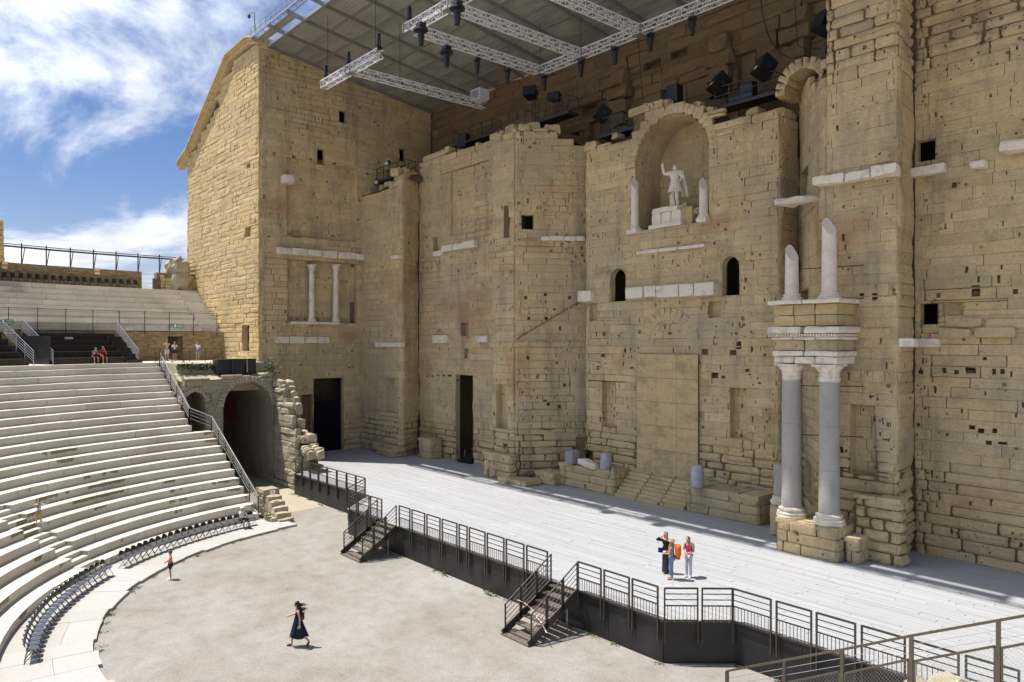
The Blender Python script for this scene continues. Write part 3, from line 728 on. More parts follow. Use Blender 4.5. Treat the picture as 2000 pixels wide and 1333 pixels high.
# flat marble slab spanning the flank beside right pier
a=at_y(1530,398,37.0); b=at_y(1604,385,34.6)
t=thing('marble_slab','flat white marble slab jutting out left of the right pier','slab',tuple((a+b)/2))
dv=(b-a); MB().rock((a+b)/2+Vector((-.1,-.2,0)),dv*.5,Vector((-.45,-.55,0)),Vector((0,0,.2)),.12,.25,(4,2,2),5).build('slab_piece',MA,t)
# ---- rough podiums, steps and footings along the wall foot
def pod(name,label,x0,x1,y0,y1,z0,z1,seed,h=.5,w=1.0,cat='podium',mat='ochre',n=300,rough=.5,top=True):
    W=Wall(name,label,cat,((x0+x1)/2,(y0+y1)/2,z0),mat,seed); h=(z1-z0)/max(1,round((z1-z0)/h))*.9995
    fa=Face((x0,y0),(x1,y0),(1,1)); fa.amp=.5; W.face(fa,z0,lambda S:z1,h=h,w=w,rough=lambda a,b:rough,pit=.1,hvar=0,core=False)
    fc=Face((x1,y0),(x1,y1),(1,0)); fc.amp=.5; W.face(fc,z0,lambda S:z1,h=h,w=w,rough=lambda a,b:rough,pit=.1,hvar=0,core=False)
    W.core.box((x0+.02,y0+.16,z0-.1),(x1-.16,y1,z1-.03))
    W.finish(n)
    if top:
        nx=max(1,int((x1-x0)/w)); ny=max(1,int((y1-y0)/w)); rng=random.Random(seed)
        for i in range(nx):
            for j in range(ny):
                dx=(x1-x0)/nx; dy=(y1-y0)/ny
                MB().rock((x0+dx*(i+.5),y0+dy*(j+.5),z1-.07),(dx*.495,0,0),(0,dy*.495,0),(0,0,.1+rng.uniform(-.02,.03)),.03,.06,(2,2,1),rng.randrange(999)).build('top_slab',W.mat,W.t)
    return W.t
ZS=1.5
pL=at_z(1092,945,ZS); pC=at_z(1200,968,ZS); sR=at_z(1325,1000,ZS); pR=at_z(1482,1027,ZS)
YP=35.4; xa,xb,xc,xd=pL.x,pC.x,sR.x,pR.x
pod('wall_podium','low block podium left of the central steps, broken stones on it',xa,xb,YP,37.0,ZS,3.0,21,.5,.95,n=80)
W_=pod('wall_podium','low block podium right of the central steps',xc,xd,YP,37.0,ZS,3.0,22,.5,.95,n=80)
st=thing('stone_steps','flight of ochre stone steps rising to the blocked central door','steps',((xb+xc)/2,YP,ZS))
for i in range(8):
    z=ZS+.2*i; y=YP-.05+.235*i
    for q in range(3):
        X0=xb+.02+(xc-xb-.04)*q/3; X1=xb+.02+(xc-xb-.04)*(q+1)/3
        MB().rock(((X0+X1)/2,(y+37.3)/2,z+.1),((X1-X0)/2-.004,0,0),(0,(37.3-y)/2,0),(0,0,.1),.012,.05,(3,1,1),i*3+q).build('step_block',M['stepstone'],st)
pod('foot_steps','two-stepped stone base at foot of pier beside the tower',-56.0,-53.2,32.9,34.0,ZS,2.15,23,.33,1.2,cat='steps',n=30)
pod('foot_block','squat stone block beside the side doorway',-52.4,-50.4,34.9,36.1,ZS,3.1,24,.5,.8,cat='block',n=40)
pod('foot_slab','low broken slab in front of the broad pier',-39.6,-36.6,33.0,34.6,ZS,1.78,25,.3,1.4,cat='slab',n=30)
pod('foot_slab','higher slab step between broad pier and left podium',-37.6,-35.7,34.7,36.2,ZS,2.3,26,.4,1.4,cat='slab',n=30)
pod('pier_footing','bulging stone footing under the broad pier',-41.9,-38.7,33.5,34.2,ZS,3.3,27,.55,.9,cat='footing',n=40,rough=.8)
pod('pier_footing','bulging rubble footing under the massive right pier',-15.0,-12.9,33.45,34.3,ZS,4.4,28,.5,.9,cat='footing',n=60,rough=1.0)
cp=pod('column_podium','stepped stone plinth carrying the two granite columns',-18.0,-15.0,32.0,34.2,ZS,3.0,29,.5,.9,n=80)
pod('column_plinth_step','low stone step at right side of the column plinth',-15.0,-14.3,32.5,33.9,ZS,2.6,30,.5,.8,cat='step',n=20)

# diagonal scar of a vanished roof line on the slanting flank
t=None
for i in range(9):
    u=1006+15*i; v=663-78*(i/8.8)
    S,z=F_P3R.px(u,v)
    if t is None: t=thing('roof_scar','thin diagonal roof scar of small stones across the slanting flank','scar',tuple(F_P3R.pt(S,z)))
    S2,z2=F_P3R.px(u+14.5,v-8.8); a=F_P3R.pt(S,z,.02); b=F_P3R.pt(S2,z2,.02)
    MB().rock((a+b)/2,(b-a)/2,F_P3R.N*.05,Vector((0,0,.045)),.02,.1,(3,1,1),900+i).build('scar_stone',M['rear'],t)
# ================================================================ ground and stage
g=MB(); g.add([(-600,-600,-.0),(600,-600,-.0),(600,600,-.0),(-600,600,-.0)],[(0,1,2,3)])
tag(g.build('ground',M['gravel']),kind='structure')
pp=[at_z(*q,.006) for q in((470,905),(505,925),(580,962),(639,986),(600,994),(561,1002),(548,975),(520,955),(470,945))]
pm=MB(); pm.add([tuple(p) for p in pp],[tuple(range(len(pp)))])
tag(pm.build('path',M['sand']),kind='structure')
AX0,AX1=-51.6,-41.0
edge=[(AX0,23.55),(AX1,23.5),(-38.85,21.1),(-38.85,21.05),(-16.0,20.95),(-14.3,22.8),(3,22.8)]
stage=thing('stage','wide stage of white-painted boards with black plywood front','stage',(-28,28,0))
dk=MB(); el=[(-61,41),(-61,24.3),(AX0-1.2,24.3),(AX0,23.62),(AX1+.05,23.58),(-38.8,21.2),(-16.05,21.05),(-14.35,22.9),(3,22.9),(3,41)]
n=len(el); dk.add([(x,y,.0) for x,y in el]+[(x,y,1.455) for x,y in el],[tuple(range(n-1,-1,-1)),tuple(range(n,2*n))]+[(i,(i+1)%n,n+(i+1)%n,n+i) for i in range(n)])
dk.build('stage_deck',M['blackcloth'],stage)
def xr(y):
    def cross(y):
        if y<21.05: return None
        if y<22.8: t=(y-20.95)/(22.8-20.95); r=-16+t*1.7
        else: r=3
        if y<23.5: t=(y-21.05)/(23.5-21.05); l=-38.85-t*2.15
        elif y<24.3: l=AX0
        else: l=-60.5
        return l,r
    return cross(y)
rng=random.Random(5); planks=[]; PW=.2; y=20.98
while y<38.5:
    c=xr(max(y+PW/2,21.06))
    x=c[0]; first=True
    while x<c[1]:
        e=min(x+(rng.uniform(.5,4.8) if first else 4.8),c[1]); first=False
        if not(y>34.2 and x<-42 and e<-60): planks.append((x,e,y,rng.random(),rng.uniform(-.004,.004)))
        x=e
    y+=PW
def pscore(p):
    q=Vector(((p[0]+p[1])/2,p[2],1.5)); d=depth(q); u=1000+FPX*(q-CAM).dot(RT)/d; v=666+FPX*9.8/d
    return (1 if -60<u<2060 and v<1345 else 0.001)/d
planks.sort(key=pscore,reverse=True); rest=MB()
def plank(mb,p,rnd=None):
    x0,x1,y,r,dz=p; mb.box((x0+.009,y+.006,1.46),(x1-.009,y+PW-.006,1.5+dz),rnd=rnd)
for p in planks[:300]:
    mb=MB(); plank(mb,p); mb.build('floor_board',M['plank'],stage)
for p in planks[300:]: plank(rest,p,p[3])
rest.build('floor_boards',M['plank'],stage,kind='stuff')
for (x0,y0),(x1,y1) in zip(edge,edge[1:]):
    d=Vector((x1-x0,y1-y0,0)); l=d.length
    if l<.2: continue
    n=max(1,round(l/2.45)); d/=l; nn=Vector((d.y,-d.x,0))
    for i in range(n):
        a=Vector((x0,y0,0))+d*(l*i/n+.005); b=Vector((x0,y0,0))+d*(l*(i+1)/n-.005)
        MB().obox((a+b)/2+Vector((0,0,.74)),(b-a)/2,nn*.02,Vector((0,0,.70))).build('fascia_panel',M['fascia'],stage)
        MB().obox((a+b)/2+Vector((0,0,1.47))+nn*.02,(b-a)/2,nn*.03,Vector((0,0,.025))).build('edge_trim',M['railpaint'],stage)
# ---- railing panels along the stage edge
ORD=['first','second','third','fourth','fifth','sixth','seventh','eighth','ninth','tenth','eleventh','twelfth','thirteenth','fourteenth','fifteenth','sixteenth','seventeenth','eighteenth','nineteenth','twentieth','twenty-first','twenty-second','twenty-third','twenty-fourth','twenty-fifth','twenty-sixth']
RP=M['railpaint']
def rail_panel(p,q,label,drop=.72,H=1.18):
    p=Vector((*p,1.5)); q=Vector((*q,1.5)); d=q-p; l=d.length; t=thing('railing_panel',label,'railing',tuple(p),'railing panels along the stage edge',math.atan2(d.y,d.x))
    def bar(name,a,b,w,h=None):
        mb=MB().bar(a,b,w,h); o=obj(name,mb.mesh(name,RP),t); return o
    for x in(.03,l-.03): bar('post',(x,-.06,-drop),(x,-.06,H),.06,.05)
    for z,wd in((H-.02,.055),(H-.22,.028),(H-.42,.028),(.55,.04),(.04,.04)): bar('rail',(.05,-.06,z),(l-.05,-.06,z),wd)
    n=max(3,int(l/.125)); me=None
    for i in range(1,n):
        x=l*i/n
        if me is None: me=MB().bar((0,-.06,.06),(0,-.06,.53),.017).mesh('baluster',RP)
        b=obj('baluster',me,t); b.location=(x,0,0)
    return t
def xline(us,y): return [at_y(u,666,y).x for u in us]
k=0
for a,b in zip(xline((579,592,608,624,641,660,679,697),23.5),xline((591,607,623,640,659,678,696,715),23.5)):
    rail_panel((a,23.5),(b,23.5),'%s railing panel from the ruined arch along the far stage edge'%ORD[k]); k+=1
rail_panel((-40.95,23.45),(-38.95,21.15),'short railing panel turning the corner beside the far stairs')
k=0
for a,b in((684,699),(701,723),(725,748)):
    a,b=xline((a,b),21.02); rail_panel((a,21.02),(b,21.02),'%s railing panel left of the far stairs, from the stage corner'%ORD[k]); k+=1
k=0
for a,b in((781,803),(806,832),(835,862),(865,895),(898,915),(918,950),(953,987),(990,1026),(1030,1072)):
    a,b=xline((a,b),20.95); rail_panel((a,20.95),(b,20.95),'%s railing panel after the far stairs, counted toward the near stairs'%ORD[k]); k+=1
k=0
for a,b in((1130,1177),(1181,1232),(1236,1288)):
    a,b=xline((a,b),20.92); rail_panel((a,20.92),(b,20.92),'%s railing panel to the right of the near stairs'%ORD[k]); k+=1
rail_panel((-15.98,20.93),(-15.17,21.83),'left railing panel on the angled stage corner')
rail_panel((-15.1,21.9),(-14.34,22.74),'right railing panel on the angled stage corner')
k=0
for a,b in((1431,1509),(1517,1588),(1595,1674),(1683,1771),(1782,1876),(1886,1994)):
    a,b=xline((a,b),22.74); rail_panel((a,22.74),(b,22.74),'%s railing panel right of the angled stage corner'%ORD[k]); k+=1
# ---- metal stairs up to the stage
def stairs(xl,xrr,ybase,ytop,label):
    t=thing('metal_stairs',label,'stairs',((xl+xrr)/2,ybase,0)); L0=ytop-ybase; n=7
    for i in range(n):
        z=1.5*(i+.5)/n+.02; y=ybase+L0*(i+.4)/n
        MB().box((xl+.05,y-.02,z-.05),(xrr-.05,y+.33,z)).build('tread',M['wood'],t)
    for x in(xl,xrr):
        MB().bar((x,ybase-.1,.06),(x,ytop,1.42),.05,.3).build('stringer',RP,t)
        for j in range(3):
            y0=ybase+L0*(j+.0)/3+.04; y1=ybase+L0*(j+1)/3-.04; z0=1.5*(y0-ybase)/L0; z1=1.5*(y1-ybase)/L0
            for y,z in((y0,z0),(y1,z1)): MB().bar((x,y,z-.05),(x,y,z+1.15),.05).build('post',RP,t)
            for h in(1.13,.93,.73,.53,.33,.15): MB().bar((x,y0,z0+h),(x,y1,z1+h),.045 if h>1 else .022).build('rail',RP,t)
    for x in(xl+.15,xrr-.15): MB().tube((x,ytop-.45,0),(x,ytop-.45,1.25),.025).build('prop',M['steel'],t)
    MB().tube((xl+.1,ytop-.45,.7),(xrr-.1,ytop-.45,.7),.02).build('brace',M['steel'],t)
    MB().box((xl-.05,ybase-.15,.0),(xrr+.05,ybase+.2,.06)).build('foot_plate',M['wood'],t)
    return t
x0,x1=at_z(669,1082,0).x,at_z(706,1098,0).x
stairs(x0,x1,18.85,20.95,'far metal stairs from the orchestra up to the stage')
X0,X1=at_z(985,1238,0).x,at_z(1034,1262,0).x
stairs(X0,X1,18.4,20.93,'near metal stairs with red and white tape up to the stage')
tp=MB(); pts=[(X0,18.9,1.25),(X0+.35,19.1,1.15),(X0+.8,19.3,.85),(X0+.9,19.25,.7),(X1-.1,19.0,.75),(X1+.5,18.75,.55)]
for a,b in zip(pts,pts[1:]): tp.bar(a,b,.03,.012)
def tapem():
    k=NT('barrier_tape'); p=k.pos(); sp=k.n('SeparateXYZ'); k.l(p,sp.inputs[0]); f=k.math('GREATER_THAN',k.math('FRACT',k.math('MULTIPLY',sp.outputs[0],4.0)),.5)
    return k.done(k.mix(f,(.85,.82,.8),(.55,.2,.18)),.6)
tag(tp.build('barrier_tape',tapem()),'red and white barrier tape strung across the near stairs','tape')
# ================================================================ seating
RISE,TREAD,R0,Z0=.44,.80,18.0,.5
def row(i): return R0+TREAD*i, Z0+RISE*i
NROW=21
def end_angle(i):
    r,_=row(i); ye=18.3 if i<11 else 17.0
    return 180+math.degrees(math.asin((CY-ye)/r))
SEAT=M['seat']
def wedge(name,label,a0f,a1,rows,slab,seed,cat='seating',detail=True,half=None):
    t=thing(name,label,cat,tuple(polar(26,230,0)) if detail else tuple(polar(26,300,0))); rng=random.Random(seed)
    for i in rows:
        r,z=row(i); a0=a0f(i); half_a=math.degrees(.62/r)
        b1=a1-half_a if a1 is not None else a1
        core=MB().ring(r+.03,r+TREAD+.25,a0,b1,max(0,z-RISE-.25) if i else 0,z-.03,uv=False).build('tier',M['seat_core'],t)
        A=a0; first=True
        while A<b1-.01:
            st=math.degrees(slab*rng.uniform(.75,1.25)/r); B=A+(st*rng.uniform(.4,1) if first else st); first=False
            if b1-B<st*.35: B=b1
            B=min(B,b1); g=.012/r*57.3
            dz=rng.uniform(-.014,.010); MB().ring(r+rng.uniform(-.02,.012),r+TREAD+.02,A+g*.6,B-g*.6,z-RISE-.02 if i else 0.02,z+dz,n=max(2,int((B-A)/1.3))).build('seat_slab' ,SEAT,core)
            A=B
    return t
wedge('seating_tiers','pale stone seating tiers between the ruined arch and the diagonal aisle',end_angle,225,range(NROW),2.3,1)
wedge('seating_tiers','pale stone seating tiers left of the diagonal aisle',lambda i:225+math.degrees(.62/row(i)[0]),270,range(NROW),2.3,2)
def aisle(a,label):
    t=thing('aisle_steps',label,'steps',tuple(polar(20,a,0)))
    for i in range(NROW):
        r,z=row(i); h=math.degrees(.61/r)
        MB().ring(r,r+TREAD*.5,a-h,a+h,max(0,z-RISE-.3),z-RISE*.5,n=2).build('half_step',SEAT,t)
        MB().ring(r+TREAD*.5,r+TREAD+.02,a-h,a+h,max(0,z-RISE-.3),z-.004,n=2).build('landing_step',SEAT,t)
aisle(225,'steps of the diagonal aisle cut through the lower tiers')
aisle(270,'steps of the middle aisle at the bottom left corner')
rm=MB()
for i in range(18):
    r,z=row(i); a1=360-math.degrees(math.asin((CY-17.6)/r)); rm.ring(r,r+TREAD+.02,272,min(a1,334 if i>14 else a1),max(0,z-RISE-.3),z-.006)
t=thing('seating_tiers','near seating tiers on the camera side below the foreground railing','seating',tuple(polar(26,300,0)))
rm.build('tier',SEAT,t)
# paved ring at the orchestra edge
t=thing('paved_ring','curved walkway of pale marble slabs round the orchestra','walkway',tuple(polar(16,225,0)))
rng=random.Random(8); A=185.
while A<300:
    B=A+math.degrees(rng.uniform(1.2,2.6)/16.5); jj=rng.uniform(-.12,.12); g=.02
    if rng.random()<.45:
        rmid=rng.uniform(16,17); MB().ring(15+jj,rmid-.006,A+g,B-g,0,.125+rng.uniform(-.006,.006)).build('paving_slab',M['pave'],t); MB().ring(rmid+.006,18.02,A+g,B-g,0,.125+rng.uniform(-.006,.006)).build('paving_slab',M['pave'],t)
    else: MB().ring(15+jj,18.02,A+g,B-g,0,.125+rng.uniform(-.006,.006)).build('paving_slab',M['pave'],t)
    A=B
# ---- gallery above the lower tiers
RG,ZG=34.8,9.62
gal=MB().ring(RG,41.2,174,300,8.6,ZG,uv=True); tag(gal.build('gallery_floor',M['seat']),kind='structure')
pm=MB().box((-63.5,17.25,7.4),(-58.1,24.05,ZG-.01)); tag(pm.build('gallery_platform',M['pale']),kind='structure')
def rwall(name,label,r,a0,a1,z0,z1,th,mat,cat='wall',gaps=()):
    t=thing(name,label,cat,tuple(polar(r,(a0+a1)/2,z0))); cuts=[a0]
    for g0,g1 in gaps: cuts+= [g0,g1]
    cuts.append(a1)
    for i in range(0,len(cuts),2): MB().ring(r,r+th,cuts[i],cuts[i+1],z0,z1,n=max(2,int((cuts[i+1]-cuts[i])/2))).build('wall_section',mat,t)
    return t
da=sorted((ang(at_r(328,690,40.7)),ang(at_r(358,690,40.7))))
t=rwall('gallery_wall','rubble masonry wall behind the gallery with a dark doorway',40.7,175.0,262,ZG,12.15,.8,M['rubble'],gaps=[da])
MB().ring(40.7,41.5,da[0],da[1],11.75,12.15).build('lintel',M['rubble'],t)
for a in da: MB().ring(41.5,46,a-.3,a+.3,ZG,12.1).build('passage_side',M['rubble'],t)
MB().ring(45.8,46.2,da[0],da[1],ZG,12.1).build('passage_end',M['rubble'],t)
t=thing('upper_tiers','upper bank of pale stone tiers under the top wall','seating',tuple(polar(44,190,12)))
rng=random.Random(4)
def upper(i): return 41.15+.80*i, 12.72+.50*i
for i in range(8):
    r,z=upper(i); a0=180-math.degrees(math.asin((YC-.25-CY)/r))+2.2; A=a0
    core=MB().ring(r+.03,r+1.1,a0,262,z-.9,z-.03,uv=False).build('tier',M['seat_core'],t)
    while A<262:
        B=A+math.degrees(rng.uniform(1.7,2.6)/r)
        if B<236: MB().ring(r-(.45 if i==0 else 0),r+.82,A+.01,B-.01,z-.52,z,n=2).build('seat_slab',SEAT,core)
        A=B
    MB().ring(r-(.45 if i==0 else 0),r+.82,A-.01 if A<262 else 236,262,z-.52,z).build('seat_slab',SEAT,core)
ss=thing('side_steps','narrow steps climbing beside the tower wall to the top','steps',tuple(polar(44,177,12)))
for i in range(16):
    r=41.0+.4*i; z=12.72-.25+.25*(i+1); a0=180-math.degrees(math.asin((YC-.25-CY)/r)); MB().ring(r,r+.42,a0,a0+2.1,z-.6,z-.25,n=1).build('step_slab',SEAT,ss)
RT_=47.6
tf=MB().ring(47.5,50,173,262,15.6,16.24); tag(tf.build('top_walkway',SEAT),kind='structure')
ga=sorted((ang(at_r(277,540,48.6)),ang(at_r(306,540,48.6))))
t=rwall('top_wall','low rubble wall along the top of the upper tiers',48.6,174.5,262,16.2,17.95,.9,M['rubble'],gaps=[ga])
# ================================================================ canopy roof
roof=thing('stage_canopy','grey steel canopy roof with ribbed panels over the stage','roof',(-30,33,34))
def zr(y): return 36.1-(y-25.06)*.132
def roofm():
    k=NT('ribbed_roof_panel'); p=k.pos(); sp=k.n('SeparateXYZ'); k.l(p,sp.inputs[0])
    rib=k.math('ABSOLUTE',k.math('SUBTRACT',k.math('FRACT',k.math('MULTIPLY',sp.outputs[1],3.6)),.5)); a=k.noise(p,.35,4,.6,0,(1,3,1)); b=k.noise(p,2,5,.7,0,(1,4,1))
    c=k.mix(.7,k.ramp(a,[(.3,(.25,.235,.205)),(.7,(.40,.375,.325))]),k.ramp(b,[(.3,(.7,.7,.7)),(.7,(1.15,1.15,1.15))]),'MULTIPLY')
    c=k.mix(k.math('MULTIPLY',k.step(rib,.38,.46),.45),c,(.10,.09,.075))
    k.bump(rib,.5,.05); m=k.done(c,.7,0,.3)
    tr=k.n('BsdfTranslucent'); k.l(k.mix(.5,c,(.5,.46,.38)),tr.inputs[0]); mx=k.n('MixShader'); k.l(k.math('MULTIPLY',k.step(k.noise(p,.28,3,.5,0,(1,1,1)),.42,.60),.32),mx.inputs[0])
    k.l(k.b.outputs[0],mx.inputs[1]); k.l(tr.outputs[0],mx.inputs[2]); k.l(mx.outputs[0],k.t.nodes['Material Output'].inputs[0]); return m
M['roof']=roofm(); ST=M['steel']
bx=[-60.05+3.36*i for i in range(20)]
yy=[25.2+2.05*i for i in range(9)]
rng=random.Random(2)
for i in range(19):
    for j in range(8):
        if bx[i]>-14 and j: continue
        y0,y1=yy[j]+.05,(yy[j+1]-.05 if bx[i]<=-14 else yy[8])
        x0,x1=bx[i]+.1,bx[i+1]-.1
        dz=.06+rng.uniform(-.015,.015)
        MB().add([(x0,y0,zr(y0)+dz),(x1,y0,zr(y0)+dz),(x1,y1,zr(y1)+dz),(x0,y1,zr(y1)+dz),(x0,y0,zr(y0)+dz+.05),(x1,y0,zr(y0)+dz+.05),(x1,y1,zr(y1)+dz+.05),(x0,y1,zr(y1)+dz+.05)],MB.BF) if False else None
        mb=MB(); mb.add([(x0,y0,zr(y0)+dz),(x1,y0,zr(y0)+dz),(x1,y1,zr(y1)+dz),(x0,y1,zr(y1)+dz),(x0,y0,zr(y0)+dz+.05),(x1,y0,zr(y0)+dz+.05),(x1,y1,zr(y1)+dz+.05),(x0,y1,zr(y1)+dz+.05)],MB.BF); mb.build('roof_panel',M['roof'],roof)
for x in bx:
    MB().bar((x,25.0,zr(25.0)-.05),(x,YB+.1,zr(YB)-.05),.22,.28).build('roof_beam',ST if False else plain('x',(.2,.19,.17)) if False else M['roofsteel'] if 'roofsteel' in M else M.setdefault('roofsteel',plain('grey_brown_steel',(.26,.25,.23),.55,.3)),roof)
    MB().bar((x,23.6,zr(23.6)+.1),(x,25.1,zr(25.1)+.0),.16,.3).build('edge_bracket',ST,roof)
for y in yy: MB().bar((-60.1,y,zr(y)+.03),(3.8,y,zr(y)+.03),.14,.18).build('purlin',M['roofsteel'],roof)
MB().bar((-60.2,25.06,zr(25.06)-.02),(3.8,25.06,zr(25.06)-.02),.22,.30).build('gutter',ST,roof)
for y in(23.6,24.0): MB().bar((-60.2,y,zr(y)+.12),(3.8,y,zr(y)+.12),.08,.14).build('edge_beam',ST,roof)
for y,z in((23.62,.55),(23.62,.95)): MB().bar((-60.2,y,zr(y)+z),(3.8,y,zr(y)+z),.045).build('catwalk_rail',ST,roof)
for i in range(64): 
    x=-60.1+i*1.0; MB().bar((x,23.6,zr(23.6)+.12),(x,23.6,zr(23.6)+.95),.04).build('catwalk_post',ST,roof)
    MB().bar((x,23.62,zr(23.6)+.15),(x,24.0,zr(24)+.15),.06,.03).build('catwalk_grate',ST,roof)
for i in (0,1,3,4,5,7,8,10,11,13,15,17):
    x0,x1=bx[i]+.12,bx[i+1]-.12; y0,y1=24.05,24.62
    mb=MB(); mb.add([(x0,y0,zr(y0)+.1),(x1,y0,zr(y0)+.1),(x1,y1,zr(y1)+.1),(x0,y1,zr(y1)+.1),(x0,y0,zr(y0)+.14),(x1,y0,zr(y0)+.14),(x1,y1,zr(y1)+.14),(x0,y1,zr(y1)+.14)],MB.BF); mb.build('edge_panel',M['roof'],roof)
# ================================================================ arch beside the stage (aditus) and its ruined wall
XA=-56.7
W=Wall('ruined_arch','weathered masonry arch over the side passage, gallery on top','arch',(XA,20,0),'pale',31)
f=Face((XA,17.0),(XA,24.1),(1,0)); FA=f; f.amp=1.4
mainop=Op(f,437,745,536,945,10.5,arch=True); mainop.z0=-.05
mainop.s1=6.95
smallop=Op(f,361,765,401,860,3.0,arch=True)
tp=line(f,[(340,735),(420,740),(445,735),(535,735)])
W.face(f,0,lambda S:min(9.2,tp(S)+.15),h=.36,w=.6,rough=lambda a,b:.5,ops=[mainop,smallop],pit=.05,hvar=.25)
W.core.add([(XA-.1,17.0,8.35),(XA-.1,24.1,8.5),(-58.2,24.1,8.9),(-58.2,17.0,8.9)],[(0,1,2,3)])
W.finish(core='sand'); AR=W.t
voussoirs(FA,(mainop.s0+mainop.s1)/2,mainop.z1-(mainop.s1-mainop.s0)/2,(mainop.s1-mainop.s0)/2-.02,(mainop.s1-mainop.s0)/2+.5,26,.12,-1.2,AR,M['pale'],.04,300)
voussoirs(FA,(smallop.s0+smallop.s1)/2,smallop.z1-(smallop.s1-smallop.s0)/2,(smallop.s1-smallop.s0)/2-.02,(smallop.s1-smallop.s0)/2+.35,13,.1,-.8,AR,M['pale'],.04,330)
W=Wall('ruined_wall','broken stepped stone wall running down from the arch to the stage','wall',(-54,YC,0),'pale',32)
f=Face((-67,24.08),(-52.6,24.08),(0,1)); f.amp=1.3
tpw=line(f,[(430,700),(540,742),(548,765),(556,790),(563,842),(580,850),(584,868),(596,880)])
W.face(f,0,tpw,h=.5,w=.8,rough=worn(.5,tpw,.6,.8,1.1,2.),pit=.05,hvar=.25,ragged=.1)
f2=Face((-52.6,24.08),(-52.6,25.3),(1,0)); W.face(f2,0,lambda S:tpw(99)-.1,h=.5,w=.7,rough=lambda a,b:.8,pit=.05)
for i in range(16):
    S=f.px(536+i*4,800)[0]; z=tpw(S); 
    for q in range(2): MB().rock(f.pt(S,z-.4,-.4-.65*q),f.T*(.26+.16*math.sin(i*7+q)**2),f.N*.36,Vector((0,0,.32+.2*math.cos(i*3+q)**2)),.15,.26,(2,2,2),400+i*2+q).build('loose_stone',W.mat,W.t)
W.finish(200)
# stone stump stairs at the end of the seating
t=thing('ruined_steps','heavy worn stone blocks stepping down beside the last folding chair','steps',(-44.8,19.4,0))
for i in range(5):
    MB().rock((-44.0-.45*i,19.45,.12+.15*i),(.36,0,0),(0,.5,0),(0,0,.14+.15*i),.06,.12,(3,3,2),500+i).build('step_block',M['pale'],t)
MB().rock((-46.6,19.4,.95),(.62,0,0),(0,.55,0),(0,0,.32),.07,.1,(3,3,2),510).build('step_block',M['pale'],t)
MB().rock((-46.6,19.4,1.52),(.7,0,0),(0,.6,0),(0,0,.24),.07,.1,(3,3,2),511).build('step_block',M['pale'],t)
for i in range(9): MB().rock((-44.2-.35*i,18.75+.05*math.sin(i*5),.2+.06*i),(.2,0,0),(0,.2,0),(0,0,.16),.09,.25,(2,2,2),520+i).build('rubble_stone',M['pale'],t)
# ruined stumps against the sky
def stump(label,c,rx,ry,h,seed,mat='ochre_warm',n=60):
    t=thing('ruined_stump',label,'ruin',c); rng=random.Random(seed)
    z=0
    while z<h:
        k=1-.35*(z/h)**2
        for i in range(max(3,int(rx*k/.45))):
            for j in range(2):
                if rng.random()<.06: continue
                MB().rock((c[0]+rng.uniform(-.05,.05)+(-rx+2*rx*(i+.5)/max(3,int(rx*k/.45)))*k,c[1]+(-.5+j)*ry,c[2]+z+.2),(rx*k/max(3,int(rx*k/.45))*1.04,0,0),(0,ry*.52,0),(0,0,.24),.08,.15,(2,2,2),rng.randrange(9999)).build('stone_block',M[mat],t)
        z+=.42
    return t
p=at_r(-25,515,49.0); stump('broken masonry stump standing on the top wall at the left edge',(p.x,p.y,17.9),1.9,1.0,3.2,60)
p=at_r(392,560,50.0)
t=thing('rubble_boulder','big pale rubble lump leaning on the tower wall','ruin',(p.x+1.5,23.4,16.2)); 
for i,(dx,dz,s) in enumerate(((0,.9,1.5),(1.6,.8,1.3),(-.9,.5,1.0),(.7,2.1,1.25),(1.9,2.3,.9))): MB().rock((p.x+dx-.5,23.0-.2*i*.3,16.4+dz),(s,0,0),(0,s*.8,0),(0,0,s*.85),.35,.3,(3,3,3),600+i).build('rubble_stone',M['pale'],t)
f=Face(tuple(polar(48.3,180.9).xy),tuple(polar(48.3,176.6).xy)) if False else None
W=Wall('parapet_wall','short ochre parapet of small stones beside the tower','wall',(p.x+1,22.5,16.2),'ochre_warm',33)
A=polar(48.2,ga[0]-.3); B=polar(48.2,175.8); f=Face((A.x,A.y),(B.x,B.y)); f.amp=.7
W.face(f,16.2,lambda S:17.7,h=.3,w=.55,rough=lambda a,b:.5,pit=.0); W.finish()
# ================================================================ columns and marble
def leafy_capital(mb,c,r,h,leaves=True):
    mb.lathe(c,[(r*.98,0),(r*1.06,h*.05),(r*.98,h*.1),(r*1.1,h*.2),(r*1.0,h*.32),(r*1.12,h*.45),(r*1.06,h*.55),(r*1.3,h*.75),(r*1.5,h*.88),(r*1.3,h*.9)],12,.14)
    if leaves:
        for k in range(2):
            for i in range(8):
                a=2*math.pi*(i+.5*k)/8; rr=r*(1.08+.1*k); z=h*(.22+.3*k)
                mb.rock((c[0]+rr*math.cos(a),c[1]+rr*math.sin(a),c[2]+z),(r*.14*math.cos(a),r*.14*math.sin(a),.0),(-r*.26*math.sin(a),r*.26*math.cos(a),0),(0,0,h*.19),.02,.25,(1,2,2),i+9*k)
    mb.rock((c[0],c[1],c[2]+h*.94),(r*1.42,0,0),(0,r*1.42,0),(0,0,h*.07),.03,.06,(3,3,1),3)
def attic_base(mb,c,r,h):
    mb.lathe(c,[(r*1.45,0),(r*1.48,h*.12),(r*1.48,h*.26),(r*1.36,h*.3),(r*1.44,h*.38),(r*1.44,h*.5),(r*1.18,h*.58),(r*1.16,h*.68),(r*1.28,h*.75),(r*1.28,h*.86),(r*1.04,h*.95),(r,h)],24,.03)
